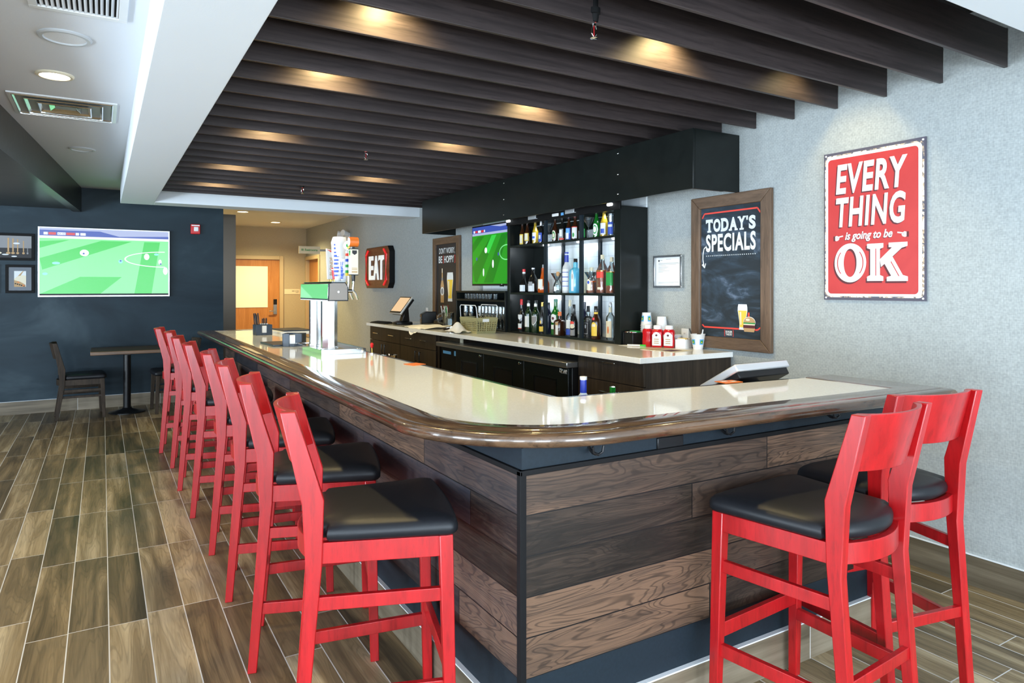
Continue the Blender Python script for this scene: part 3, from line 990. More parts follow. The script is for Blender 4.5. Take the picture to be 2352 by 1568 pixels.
# rail profile: (distance outwards as fraction of flat width or absolute beyond, z)
RB = 0.023
def railprof(w):
    fw = w - 0.045
    pr = [(0.001, ZT - 0.03), (0.001, ZT + 0.0015), (0.004, ZT + 0.003), (fw - 0.004, ZT + 0.003), (fw, ZT), (fw + 0.004, ZT), (fw + 0.010, ZT + 0.0015)]
    for i in range(17):
        a = PI / 2 - PI * i / 16
        pr.append((fw + 0.022 + RB * math.cos(a), ZT - 0.0215 + RB * math.sin(a)))
    pr.append((0.002, ZT - 0.044))
    return pr
pts = [Vector(p) for p in path]
rings = []
for i, p in enumerate(pts):
    ring = []
    if i == 0 or i == len(pts) - 1:
        j = 0 if i == 0 else i - 1
        d = (pts[j + 1] - pts[j]).normalized()
        n = Vector((d.y, -d.x))
        for o, z in railprof(segw[j]):
            q = p + n * (-o if False else o)
            ring.append((q.x, q.y, z))
    else:
        d0 = (pts[i] - pts[i - 1]).normalized()
        d1 = (pts[i + 1] - pts[i]).normalized()
        n0, n1 = Vector((d0.y, -d0.x)), Vector((d1.y, -d1.x))
        for (o0, z), (o1, _) in zip(railprof(segw[i - 1]), railprof(segw[i])):
            # solve q.n0 = p.n0 + o0 ; q.n1 = p.n1 + o1
            det = n0.x * n1.y - n0.y * n1.x
            if abs(det) < 1e-4:
                q = p + n0 * o0
            else:
                c0, c1 = p.dot(n0) + o0, p.dot(n1) + o1
                q = Vector(((c0 * n1.y - n0.y * c1) / det, (n0.x * c1 - c0 * n1.x) / det))
            ring.append((q.x, q.y, z))
    rings.append(ring)
# check side: outward must point away from the bar inside
if rings[1][10][0] > xl:
    raise RuntimeError('rail side')
b = B()
b.loft(rings[:31], 'rail2', cap=(True, False))
b.loft(rings[30:], 'rail', cap=(False, True))
bmesh.ops.remove_doubles(b.bm, verts=b.bm.verts[:], dist=1e-5)
b.done('oak_rail', bar, ang=50)
# drip edge along the bartender side
b = B()
b.box(1.60, 1.645, 2.34, 7.75, ZT - 0.045, ZT - 0.004, 'bsteel')
b.slab(1.62, 2.312, 3.04, 2.192, 0.045, ZT - 0.045, ZT - 0.004, 'bsteel')
b.done('drip_edge', bar, bevel=0.006)
# coat hooks and outlet under the top
for x in (1.376, 1.987, 2.614):
    y = FY0 + (FY1 - FY0) * (x - FX0) / (FX1 - FX0) + 0.004
    b = B()
    b.tube([(0, -0.002, 0.03)] + [(0.0, -0.03 + 0.028 * math.cos(a), 0.008 + 0.026 * math.sin(a)) for a in [PI / 2 - k * PI * 1.2 / 8 for k in range(9)]], 0.004, 'black', 8)
    b.tube([(-0.022, -0.05, 0.012), (-0.018, -0.05, -0.008), (0, -0.05, -0.016), (0.018, -0.05, -0.008), (0.022, -0.05, 0.012)], 0.004, 'black', 8)
    b.tube([(0, -0.05, -0.016), (0, -0.02, -0.012), (0, 0, 0.0)], 0.004, 'black', 8)
    b.done('coat_hook', bar, loc=(x, y, 0.996))
b = B(); b.slab(1.673, FY0 - 0.008, 1.795, FY0 - 0.01, 0.012, 0.952, 0.992, 'black'); b.done('outlet_plate', bar, bevel=0.003)

# under-bar speed rail with two bottles whose necks show above the top
t = thing('speed_rail', 'steel bottle rail behind the front run of the bar', 'bottle rail', (0, 0, 0))
b = B(); b.box(1.72, 2.55, 2.38, 2.56, 0.798, 0.812, 'steelr'); b.done('rail_tray', t); b = B(); b.box(1.72, 2.55, 2.55, 2.56, 0.812, 0.90, 'steelr'); b.done('rail_front', t)
for x in (1.8, 2.45):
    b = B(); b.box(x, x + 0.03, 2.38, 2.55, 0.0, 0.798, 'steelr'); b.done('bracket', t)

# ================================================================ seating
def tapered_leg(b, top, bot, ft, fb, mat):
    """leg with rectangular section; ft/fb = (x0,x1,y0,y1) offsets about each point"""
    rings = []
    for p, f in ((bot, fb), (top, ft)):
        rings.append([(p[0] + f[0], p[1] + f[2], p[2]), (p[0] + f[1], p[1] + f[2], p[2]), (p[0] + f[1], p[1] + f[3], p[2]), (p[0] + f[0], p[1] + f[3], p[2])])
    b.loft(rings, mat)


def make_seat(t, wm, sm, zs, ztop, zb0, stretch, depth=0.45, hf=0.25, hr=0.2125, kink=0.13, lean=0.075, splay=0.045):
    """wooden chair or stool; x forward, y to its left, zs = top of the seat frame"""
    zk = zs + kink
    d, ap = depth, 0.068
    # front legs
    for s in (1, -1):
        b = B()
        y1 = s * hf
        tapered_leg(b, (d, y1, zs), (d + 0.012, y1 + s * 0.006, 0), (-0.044, 0, min(0, -s * 0.04), max(0, -s * 0.04)), (-0.034, 0, min(0, -s * 0.03), max(0, -s * 0.03)), wm)
        b.done('leg', t, bevel=0.003)
    # rear legs run on as back posts
    prof = [(-splay, 0), (-splay + 0.034, 0), (0.048, zs - 0.07), (0.054, zk), (-lean + 0.044, ztop), (-lean, ztop), (-0.012, zk - 0.01), (0.0, zs - 0.1)]
    for s in (1, -1):
        b = B()
        y0, y1 = s * hr, s * (hr - 0.036)
        b.extr([(x, y0, z) for x, z in prof], (0, y1 - y0, 0), wm)
        b.done('leg', t, bevel=0.003)
    # curved backrest panel
    def xl_(z):
        return 0.0 + (-lean) * (z - zk) / (ztop - zk)
    b = B()
    yi = hr - 0.034
    n = 14
    rings = []
    for i in range(n + 1):
        y = -yi + 2 * yi * i / n
        k = 1 - (y / yi) ** 2
        bow = -0.052 * k
        th = 0.015 + 0.012 * (1 - k) ** 3
        r_ = []
        for z, o in ((zb0, 0), (zb0, th), (ztop - 0.001, th), (ztop - 0.001, 0)):
            r_.append((xl_(z) + 0.020 + bow + o * 0.0 + (th if o else 0), y, z))
        rings.append(r_)
    b.loft(rings, wm)
    b.done('backrest', t, bevel=0.002)
    # aprons
    za, zb = zs - ap, zs - 0.002
    for s in (1, -1):
        b = B()
        b.slab(0.045, s * (hr - 0.008), d - 0.04, s * (hf - 0.008), -s * 0.022, za, zb, wm)
        b.done('apron', t, bevel=0.002)
    b = B(); b.box(d - 0.03, d - 0.008, -hf + 0.038, hf - 0.038, za, zb, wm); b.done('apron', t, bevel=0.002)
    b = B()
    rings = []
    for i in range(13):
        y = -yi + 2 * yi * i / 12
        bow = -0.048 * (1 - (y / yi) ** 2)
        rings.append([(0.018 + bow, y, za), (0.042 + bow, y, za), (0.042 + bow, y, zb), (0.018 + bow, y, zb)])
    b.loft(rings, wm)
    b.done('apron', t, bevel=0.002)
    # stretchers: (kind, z, height)
    for kind, z, h in stretch:
        fx = d - 0.02 + 0.012 * (1 - z / zs)
        rx = 0.02 - splay * max(0, (1 - z / (zs - 0.1))) * 0.9
        if kind == 'side':
            for s in (1, -1):
                b = B(); b.bar((rx, s * (hr - 0.018), z), (fx, s * (hf - 0.018), z), 0.02, h, wm); b.done('stretcher', t, bevel=0.002)
        elif kind == 'front':
            b = B(); b.bar((fx, -hf + 0.03, z), (fx, hf - 0.03, z), 0.022, h, wm); b.done('stretcher', t, bevel=0.002)
        else:
            b = B(); b.bar((rx - 0.005, -hr + 0.03, z), (rx - 0.005, hr - 0.03, z), 0.02, h, wm); b.done('stretcher', t, bevel=0.002)
    # upholstered seat
    out = []
    fr = 0.035
    fxs, hs = d + 0.02, hf + 0.012
    for i in range(6):
        a = -PI / 2 + PI / 2 * i / 5
        out.append((fxs - fr + fr * math.cos(a), -hs + fr + fr * math.sin(a)))
    out = [(fxs - fr + fr * math.cos(a), -(hs - fr) + fr * math.sin(a)) for a in [-PI / 2 + PI / 2 * i / 5 for i in range(6)]]
    for i in range(1, 10):
        u = -1 + 2 * i / 10
        out.append((fxs + 0.012 * (1 - u * u), (hs - fr) * u))
    out += [(fxs - fr + fr * math.cos(a), (hs - fr) + fr * math.sin(a)) for a in [PI / 2 * i / 5 for i in range(6)]]
    hm = hr + 0.006
    for i in range(1, 8):
        u = i / 8
        out.append(((fxs - fr) * (1 - u) + 0.075 * u, hs * (1 - u) + hm * u))
    out += [(0.062, hm - 0.004), (0.058, hr - 0.036)]
    for i in range(0, 13):
        y = (hr - 0.045) * (1 - 2 * i / 12)
        out.append((0.030 - 0.046 * (1 - (y / (hr - 0.045)) ** 2), y))
    out += [(0.058, -(hr - 0.036)), (0.062, -(hm - 0.004))]
    for i in range(7, 0, -1):
        u = i / 8
        out.append(((fxs - fr) * (1 - u) + 0.075 * u, -(hs * (1 - u) + hm * u)))
    cx0 = sum(p[0] for p in out) / len(out)
    def ring(ins, z):
        r_ = []
        for x, y in out:
            v = Vector((x - cx0, y))
            l = v.length
            v *= max(0.0, (l - ins)) / l
            r_.append((cx0 + v.x, v.y, z))
        return r_
    b = B()
    b.loft([ring(0.012, zs), ring(0.001, zs + 0.010), ring(0.0, zs + 0.026), ring(0.005, zs + 0.040), ring(0.018, zs + 0.050), ring(0.045, zs + 0.057), ring(0.09, zs + 0.061), ring(0.15, zs + 0.063)], sm)
    b.done('seat', t, ang=60, label='black vinyl padded seat')


st = thing('bar_stool', '', 'bar stool', group='red bar stools along the bar')
make_seat(st, 'red', 'vinyl', 0.735, 1.142, 0.958, [('side', 0.545, 0.042), ('side', 0.248, 0.045), ('front', 0.312, 0.052), ('back', 0.30, 0.04)])
R_ = math.radians


def place_stool(rear_near, ang, label, first=[True]):
    """rear_near: floor point at the outer back corner of the stool's right-hand rear leg"""
    c, s = math.cos(R_(ang)), math.sin(R_(ang))
    lx, ly = -0.045, -0.2125
    loc = (rear_near[0] - (lx * c - ly * s), rear_near[1] - (lx * s + ly * c), 0)
    if first[0]:
        first[0] = False
        st.location = loc
        st.rotation_euler = (0, 0, R_(ang))
        st['label'] = label
        return st
    return dup(st, loc, R_(ang), label)


LEFT = [((0.49, 2.125), -15), ((0.489, 2.837), -15), ((0.507, 3.537), -12), ((0.516, 4.206), -11), ((0.494, 4.948), -9), ((0.48, 5.664), -9), ((0.488, 6.405), -8), ((0.446, 7.047), -8)]
for k, (p, a) in enumerate(LEFT):
    where = 'nearest the camera' if k == 0 else ('farthest away by the dark wall' if k == 7 else f'{ORD[k]} from the near end')
    place_stool(p, a, f'red bar stool with black seat, {where} in the left row')
place_stool((2.345, 1.245), 94, 'red wooden bar stool facing the front run of the bar beside the plank corner')
place_stool((2.805, 1.30), 79, 'red wooden bar stool at the right end of the bar by the grey wall')

ch = thing('dining_chair', 'dark walnut chair with black seat facing right on the left of the table', 'chair', (-0.43, 9.55, 0), R_(4), 'walnut dining chairs at the far table')
make_seat(ch, 'chairwood', 'vinyl', 0.46, 0.885, 0.70, [('side', 0.33, 0.03), ('side', 0.26, 0.026)], depth=0.44, hf=0.22, hr=0.2, kink=0.12, lean=0.07, splay=0.05)
dup(ch, (0.98, 9.5, 0), R_(184), 'dark walnut chair facing left half hidden behind the red stools')
t = thing('pedestal_table', 'square walnut topped table on a black pedestal by the dark wall', 'table', (0.26, 9.6, 0))
b = B(); b.box(-0.38, 0.36, -0.33, 0.36, 0.735, 0.778, 'tabletop'); b.done('tabletop', t, bevel=0.006)
b = B(); b.cyl((0, 0, 0.03), (0, 0, 0.72), 0.042, 'black', seg=20); b.box(-0.2, 0.2, -0.03, 0.03, 0.715, 0.735, 'black'); b.box(-0.03, 0.03, -0.2, 0.2, 0.715, 0.735, 'black'); b.done('column', t)
b = B(); b.lathe([(0.20, 0.0), (0.20, 0.012), (0.14, 0.022), (0.06, 0.045), (0.045, 0.06)], 'black', seg=28); b.done('base', t)


# ================================================================ far wall things
def pitch(ar, g, l0=1):
    pass


t = thing('wall_television', 'large flat television showing a football pitch on the dark far wall', 'television', (0.046, 10.1, 1.838))
b = B(); b.box(-0.718, 0.718, -0.055, -0.004, -0.43, 0.43, 'silver'); b.done('bezel', t, bevel=0.004, label='thin silver bezel')
a = Art((-0.70, -0.0556, -0.41), (1, 0, 0), (0, 0, 1), 1.40, 0.825)
a.rect(0, 0, 1, 1, 'tv_g2', 1)
for pl in ([(0, .2), (.22, .17), (0, .30)], [(0.02, .62), (0, .45), (.46, .17), (.70, .17)], [(.72, .98), (.80, .17), (1, .17), (1, .98)], [(0, .98), (.30, .72), (.62, .72), (.45, .98)]):
    a.poly(pl, 'tv_g1', 2)
a.poly([(.93, .17), (1, .17), (1, .98), (.86, .98)], 'tv_g2', 3)
a.rect(0, 0, 1, .115, 'tv_b', 3); a.rect(0, 0, 1, .03, 'tv_lb', 4); a.poly([(.45, .03), (1, .03), (1, .075), (.6, .10)], 'tv_lb', 4); a.rect(0, .115, 1, .15, 'tv_w', 3)
for x0, x1, m in ((.03, .06, 'tv_w'), (.065, .12, 'tv_r'), (.13, .19, 'tv_w'), (.195, .26, 'tv_r'), (.265, .29, 'tv_w'), (.30, .34, 'tv_w')):
    a.rect(x0, .062, x1, .10, m, 5)
a.text('0-0', .135, .068, .185, .095, 'tv_b', 6, 0.0)
a.ring(.97, .44, .33, .125, .012, .012, 'tv_w', 4, 40, PI / 2 + 0.0, 3 * PI / 2 - 0.0)
for x, y, w, h, m in ((.33, .36, .035, .05, 'tv_w'), (.12, .52, .03, .02, 'tv_c'), (.61, .48, .018, .03, 'tv_c'), (.82, .40, .022, .05, 'tv_w'), (.90, .36, .02, .018, 'tv_c'), (.93, .48, .014, .04, 'tv_w'), (.975, .62, .02, .06, 'tv_w'), (.04, .68, .02, .02, 'tv_c')):
    a.ell(x, y, w, h, m, 5, 14)
for x, y in ((.325, .37), (.935, .51), (.61, .47)):
    a.ell(x, y, .008, .014, 'tv_b', 6, 10)
a.rect(0, .975, 1, 1, 'ink_k', 5)
a.done('screen', t)


def picture(name, label, loc, w, h, m, paint, right=(1, 0, 0), fw=0.03, fm='blackmat', fd=0.025, mat_=None):
    r, u = Vector(right), Vector((0, 0, 1))
    n = r.cross(u)
    t = thing(name, label, 'picture', loc)
    b = B()
    o = Vector((0, 0, 0))
    rot = lambda x, y, z: r * x + u * z + n * y
    def bxx(x0, x1, z0, z1, y0, y1, mm):
        b.loft([[rot(x0, y0, z0), rot(x1, y0, z0), rot(x1, y0, z1), rot(x0, y0, z1)], [rot(x0, y1, z0), rot(x1, y1, z0), rot(x1, y1, z1), rot(x0, y1, z1)]], mm)
    W2, H2 = w / 2, h / 2
    for x0, x1, z0, z1 in ((-W2, W2, H2 - fw, H2), (-W2, W2, -H2, -H2 + fw), (-W2, -W2 + fw, -H2 + fw, H2 - fw), (W2 - fw, W2, -H2 + fw, H2 - fw)):
        bxx(x0, x1, z0, z1, 0.001, fd, fm)
    b.done('frame', t, bevel=0.002)
    a = Art(r * (-W2 + fw) + u * (-H2 + fw) + n * 0.010, right, (0, 0, 1), w - 2 * fw, h - 2 * fw)
    a.rect(0, 0, 1, 1, m, 0)
    paint(a)
    a.done('print', t)
    return t


def p_glasses(a):
    a.rect(0, .55, 1, 1, 'ink_k', 1)
    for x, w, h0, m in ((.30, .03, .05, 'ink_tan'), (.42, .055, .0, 'ink_c'), (.60, .03, .10, 'ink_tan'), (.68, .025, .12, 'ink_tan'), (.76, .02, .15, 'ink_tan'), (.86, .018, .22, 'ink_tan'), (.12, .05, .02, 'ink_tan'), (.93, .012, .3, 'ink_grey')):
        a.rect(x - w / 2, h0, x + w / 2, .72, m, 2)
        a.ell(x, .78, w * 1.3, .05, m, 2, 12)
    a.ell(.74, .34, .06, .04, 'ink_w', 3, 14)
    a.ell(.55, .85, .06, .03, 'ink_w', 3, 12); a.ell(.70, .93, .05, .03, 'ink_w', 3, 12)


def p_beer(a):
    a.rect(.24, .16, .76, .84, 'ink_w', 1)
    a.poly([(.24, .5), (.4, .38), (.6, .34), (.76, .36), (.76, .72), (.5, .66), (.24, .55)], 'ink_c', 2)
    a.poly([(.40, .38), (.62, .16), (.66, .16), (.52, .36)], 'ink_tan', 3)
    a.poly([(.24, .55), (.5, .62), (.74, .75), (.74, .84), (.24, .84)], 'ink_tan', 3)
    for k in range(5):
        a.ell(.30 + .09 * k, .70 + .025 * k, .04, .03, 'ink_k', 4, 10)
    a.ell(.42, .64, .04, .03, 'ink_o', 5, 10); a.ell(.64, .78, .04, .03, 'ink_o', 5, 10)


def p_dark(a):
    a.rect(.24, .16, .76, .84, 'ink_tan', 1)


picture('framed_print', 'wide framed print of glassware left of the big television, upper one', (-1.02, 10.098, 2.012), 0.63, 0.325, 'ink_grey', p_glasses)
picture('framed_print', 'small square framed print of pouring beer below the wide glassware print', (-0.848, 10.098, 1.628), 0.285, 0.34, 'navyplastic', p_beer)
picture('framed_print', 'framed print mostly cut off by the left edge of the photo', (-1.20, 10.098, 1.628), 0.285, 0.34, 'navyplastic', p_dark)

t = thing('fire_alarm', 'small red fire alarm strobe high on the dark wall', 'fire alarm', (1.074, 10.1, 2.31))
b = B(); b.box(-0.058, 0.058, -0.05, -0.001, -0.066, 0.066, 'alarm'); b.done('housing', t, bevel=0.008)
b = B(); b.box(-0.02, 0.035, -0.062, -0.05, -0.03, 0.03, 'plastic_w'); b.done('strobe_lens', t, bevel=0.008, label='white strobe lens')
b = B(); b.box(-0.05, 0.05, -0.0512, -0.05, 0.042, 0.056, 'c_white'); b.done('name_strip', t)

# ================================================================ signs and boards on the right wall
RW, UP = (0, -1, 0), (0, 0, 1)


def wallboard(t, w, h, fw, fmat, depth, inner):
    """moulded frame on the right wall; local origin at the centre on the wall face"""
    W2, H2 = w / 2, h / 2
    for nm, pts in (('top', [(-W2, H2), (W2, H2), (W2 - fw, H2 - fw), (-W2 + fw, H2 - fw)]), ('bottom', [(-W2, -H2), (W2, -H2), (W2 - fw, -H2 + fw), (-W2 + fw, -H2 + fw)]),
                    ('side', [(-W2, -H2), (-W2, H2), (-W2 + fw, H2 - fw), (-W2 + fw, -H2 + fw)]), ('side', [(W2, -H2), (W2, H2), (W2 - fw, H2 - fw), (W2 - fw, -H2 + fw)])):
        b = B()
        b.extr([(-0.001, -x, z) for x, z in pts], (-depth, 0, 0), fmat if nm == 'side' else fmat + '_h')
        b.done('frame_rail', t, bevel=0.005)
    a = Art((-depth * 0.35, W2 - fw, -H2 + fw), RW, UP, w - 2 * fw, h - 2 * fw)
    a.rect(0, 0, 1, 1, inner, 0)
    return a


def beer_glass(a, x, y0, y1, w, l=3):
    """painted tall wheat-beer glass, x centre, y0 top"""
    h = y1 - y0
    prof = [(0.0, .86), (.12, .98), (.25, 1.0), (.45, .84), (.62, .70), (.80, .62), (.90, .66), (1.0, .72)]
    L_ = [(x - w / 2 * k, y0 + h * t) for t, k in prof]
    R2 = [(x + w / 2 * k, y0 + h * t) for t, k in reversed(prof)]
    a.poly(L_ + R2, 'ink_w', l)
    pb = [p for p in prof if .25 <= p[0] <= .90]
    a.poly([(x - w / 2 * k * .88, y0 + h * t) for t, k in pb] + [(x + w / 2 * k * .88, y0 + h * t) for t, k in reversed(pb)], 'ink_y', l + 1)
    a.poly([(x - w * .30, y0 + h * .3), (x - w * .12, y0 + h * .3), (x - w * .10, y0 + h * .8), (x - w * .2, y0 + h * .8)], 'ink_c', l + 2)


def burger(a, x, y, w, h, l=6):
    a.ell(x, y - h * .18, w / 2, h * .34, 'ink_w', l, 24)
    a.poly([(x + w / 2 * .96 * math.cos(t), y - h * .16 - h * .33 * math.sin(t)) for t in [PI * i / 14 for i in range(15)]], 'ink_tan', l + 1)
    a.ell(x - w * .12, y - h * .33, w * .18, h * .07, 'ink_c', l + 2, 12)
    a.rect(x - w * .48, y - h * .17, x + w * .48, y - h * .08, 'ink_g', l + 2)
    a.rect(x - w * .46, y - h * .09, x + w * .46, y - h * .02, 'ink_c', l + 3)
    a.rect(x - w * .49, y - h * .02, x + w * .49, y + h * .16, 'ink_m', l + 3)
    a.poly([(x - w * .48, y + h * .16), (x + w * .48, y + h * .16), (x + w * .40, y + h * .38), (x - w * .40, y + h * .38)], 'ink_tan', l + 3)


def slab_text(a, txt, a0, v0, a1, v1, mat, l, bold, serifs, rise=0.0, gap=0.012):
    """letters set one by one with slab serifs; serifs maps a letter to boxes in its cell"""
    wt = {'T': 1.0, 'O': 1.05, 'D': 1.05, 'A': 1.1, 'Y': 1.0, "'": 0.32, 'S': 0.92}
    tot = sum(wt.get(c, 1) for c in txt)
    x = a0
    for c in txt:
        w = (a1 - a0) * wt.get(c, 1) / tot
        dv = -rise * (x - a0) / (a1 - a0)
        vv1 = v1 if c != "'" else v0 + (v1 - v0) * 0.32
        a.text(c, x + gap * .5, v0 + dv, x + w - gap * .5, vv1 + dv, mat, l, bold)
        for (p0, q0, p1, q1) in serifs.get(c, ()):
            a.rect(x + gap * .3 + p0 * (w - gap * .6), v0 + dv + q0 * (v1 - v0), x + gap * .3 + p1 * (w - gap * .6), v0 + dv + q1 * (v1 - v0), mat, l + 0.5)
        x += w


SER = {'T': [(.22, .86, .78, 1), (0, 0, .14, .30), (.86, 0, 1, .30)], 'D': [(-.03, 0, .2, .13), (-.03, .87, .2, 1)], 'A': [(-.04, .87, .34, 1), (.66, .87, 1.04, 1)], 'Y': [(.22, .87, .78, 1), (-.03, 0, .34, .12), (.66, 0, 1.03, .12)]}

# specials chalkboard
t = thing('specials_chalkboard', 'tall chalkboard in a brown wooden frame lettered TODAY\'S SPECIALS', 'chalkboard', (WX - 0.001, 3.345, 1.635))
a = wallboard(t, 0.712, 1.10, 0.084, 'frame', 0.032, 'chalk')
a.line([(.02, .075), (.06, .04), (.93, .04), (.975, .075)], 0.011, 'ink_r', 2)
slab_text(a, "TODAY'S", .08, .088, .91, .19, 'ink_w', 2, 0.05, SER)
a.text('SPECIALS', .085, .205, .905, .343, 'ink_w', 2, 0.035, space=1.12)
for i in range(25):
    a.ell(.095 + .80 * i / 24, .373, .0075, .0042, 'ink_w', 2, 10)
a.line([(.085, .30), (.05, .315), (.032, .36), (.03, .40), (.045, .44)], 0.008, 'ink_w', 2)
a.poly([(.02, .435), (.05, .43), (.062, .465)], 'ink_w', 3); a.line([(.015, .44), (.062, .466), (.08, .43)], 0.007, 'ink_w', 3)
a.line([(.02, .912), (.055, .93), (.93, .93), (.975, .912)], 0.011, 'ink_r', 2)
beer_glass(a, .70, .745, .935, .155, 3)
a.rect(.785, .805, .812, .86, 'ink_r', 5)
burger(a, .81, .90, .19, .125, 6)
a.text('BURGER', .425, .948, .535, .965, 'ink_w', 3, 0.03); a.text('THEORY', .425, .968, .535, .985, 'ink_w', 3, 0.03)
for s, x in ((1, .408), (-1, .552)):
    a.line([(x + s * .008, .942), (x, .946), (x, .988), (x + s * .008, .992)], 0.004, 'ink_r', 3)
a.done('chalk_surface', t)

# red tin poster
t = thing('tin_poster', 'red tin poster lettered EVERYTHING IS GOING TO BE OK with worn white border', 'poster', (WX - 0.001, 2.307, 1.892))
a = Art((-0.018, 0.302, -0.444), RW, UP, 0.604, 0.888)
b = a.b
b.box(-0.017, -0.008, -0.302, 0.302, -0.444, 0.444, 'signedge')
def rrect(a0, v0, a1, v1, r, n=5):
    rv = r * a.w / a.h
    o = []
    for cx1, cv1, q in ((a1 - r, v0 + rv, -PI / 2), (a1 - r, v1 - rv, 0), (a0 + r, v1 - rv, PI / 2), (a0 + r, v0 + rv, PI)):
        o += [(cx1 + r * math.cos(q + PI / 2 * i / n), cv1 + rv * math.sin(q + PI / 2 * i / n)) for i in range(n + 1)]
    return o
a.poly([(0, 0), (1, 0), (1, 1), (0, 1)], 'signedge', 0)
a.poly(rrect(.012, .018, .988, .982, .05), 'rust', 1)
a.poly(rrect(.022, .026, .970, .974, .045), 'ink_w', 2)
a.poly(rrect(.048, .046, .938, .958, .035), 'ink_red', 3)
for tx, v0, v1, x0, x1 in (('EVERY', .088, .288, .135, .842), ('THING', .310, .512, .135, .825)):
    a.text(tx, x0 - .012, v0 + .008, x1 - .012, v1 + .008, 'ink_m', 4, 0.03, 0.12, space=1.10)
    a.text(tx, x0, v0, x1, v1, 'ink_w', 5, 0.03, 0.12, space=1.10)
a.text('is going to be', .226, .548, .700, .618, 'ink_m', 4, 0.03, 0.3)
a.text('is going to be', .231, .544, .705, .614, 'ink_w', 5, 0.025, 0.3)
for s, x in ((1, .115), (-1, .845)):
    hd = lambda p: [(x + s * u, v) for u, v in p]
    a.poly(hd([(-.008, .568), (.012, .568), (.012, .602), (-.008, .602)]), 'ink_m', 4)
    a.poly(hd([(.012, .570), (.03, .566), (.045, .572), (.095, .566), (.097, .574), (.05, .580), (.058, .585), (.052, .592), (.045, .598), (.025, .602), (.012, .598)]), 'ink_w', 5)
    a.line(hd([(.03, .578), (.05, .580)]), .0015, 'ink_m', 6); a.line(hd([(.03, .587), (.05, .588)]), .0015, 'ink_m', 6)
# big OK with slab serifs, inner line and drop shadow
def big_ok(dx, dv, m, l, inner):
    a.ring(.285 + dx, .752 + dv, .165, .130, .098, .036, m, l, 44)
    f = lambda p: [(u + dx, v + dv) for u, v in p]
    a.poly(f([(.458, .632), (.618, .632), (.618, .660), (.585, .668), (.585, .836), (.618, .846), (.618, .874), (.458, .874), (.458, .846), (.490, .836), (.490, .668), (.458, .660)]), m, l)
    a.poly(f([(.585, .735), (.700, .662), (.668, .660), (.668, .632), (.842, .632), (.842, .658), (.790, .668), (.665, .744), (.595, .785)]), m, l + .3)
    a.poly(f([(.640, .735), (.700, .715), (.800, .838), (.846, .848), (.846, .876), (.650, .876), (.650, .850), (.692, .842), (.625, .760)]), m, l + .6)
big_ok(-.014, .012, 'ink_m', 4, False)
big_ok(0, 0, 'ink_w', 5.2, True)
for q0, q1 in ((-.75, .75), (PI - .75, PI + .75)):
    a.ring(.285, .752, .138, .106, .010, .004, 'ink_red', 6.5, 16, q0, q1)
a.line([(.545, .665), (.545, .84)], .005, 'ink_red', 6.5)
a.line([(.690, .752), (.765, .845)], .005, 'ink_red', 6.5)
a.done('print', t)
for y in (0.288, -0.288):
    for z in (0.43, -0.43):
        b = B(); b.lathe([(0.006, 0), (0.005, 0.003), (0.001, 0.004)], 'plastic_w', seg=12)
        o = b.done('screw_head', t, loc=(-0.018, y, z)); o.rotation_euler = (0, -PI / 2, 0)
for z in (0.3, -0.3):
    b = B(); b.box(-0.008, 0, -0.2, 0.2, z - 0.02, z + 0.02, 'blackmat'); b.done('standoff', t)

# framed licence
def p_lic(a):
    a.rect(.03, .03, .97, .97, 'paper', 1)
    a.ell(.12, .11, .03, .035, 'ink_k', 2, 12); a.rect(.17, .09, .26, .105, 'ink_grey', 2); a.rect(.4, .06, .6, .07, 'ink_grey', 2)
    for v, x1 in ((.19, .88), (.215, .92), (.24, .8), (.29, .42), (.34, .5), (.365, .44), (.41, .36), (.46, .55), (.50, .3), (.87, .9), (.90, .7)):
        a.rect(.1, v, x1, v + .008, 'ink_grey', 2)
picture('framed_licence', 'licence sheet in a thin silver frame between the shelves and the chalkboard', (WX - 0.001, 3.96, 1.648), 0.312, 0.255, 'paper', p_lic, RW, 0.016, 'alu', 0.03)

# wall outlet
t = thing('wall_outlet', 'white electrical outlet on the wall behind the pencil cup', 'outlet', (WX - 0.001, 3.79, 1.15))
b = B(); b.box(-0.006, 0, -0.038, 0.038, -0.06, 0.06, 'plastic_w'); b.done('cover_plate', t, bevel=0.003)
for z in (0.022, -0.022):
    b = B(); b.box(-0.009, -0.006, -0.017, 0.017, z - 0.014, z + 0.014, 'c_white'); b.box(-0.0095, -0.009, -0.007, -0.004, z - 0.006, z + 0.006, 'ink_k'); b.box(-0.0095, -0.009, 0.004, 0.007, z - 0.006, z + 0.006, 'ink_k'); b.done('socket', t)

dup(t, (WX - 0.001, 8.62, 1.19), 0, 'small white outlet on the wall behind the receipt printer')

# hoppy board
t = thing('beer_board', 'narrow dark framed board lettered DON\'T WORRY, BE HOPPY', 'sign board', (WX - 0.001, 7.975, 1.625))
a = wallboard(t, 0.79, 1.10, 0.088, 'frame', 0.035, 'board')
a.text("DON'T WORRY,", .12, .05, .88, .145, 'ink_w', 2, 0.01)
a.text('BE', .10, .165, .28, .262, 'ink_w', 2, 0.02); a.text('HOPPY', .37, .165, .84, .262, 'ink_w', 2, 0.02)
a.line([(.345, .16), (.325, .175), (.325, .255), (.345, .27)], .01, 'ink_r', 2); a.line([(.87, .16), (.89, .175), (.89, .255), (.87, .27)], .01, 'ink_r', 2)
a.poly([(.26, .37), (.30, .37), (.31, .49), (.36, .58), (.36, .82), (.20, .82), (.20, .58), (.25, .49)], 'ink_tan', 2)
a.rect(.26, .34, .30, .40, 'ink_c', 3); a.rect(.248, .47, .312, .51, 'ink_grey', 3); a.ell(.28, .66, .09, .06, 'ink_w', 3, 18); a.ell(.28, .66, .06, .04, 'ink_grey', 4, 18)
beer_glass(a, .66, .40, .80, .30, 3)
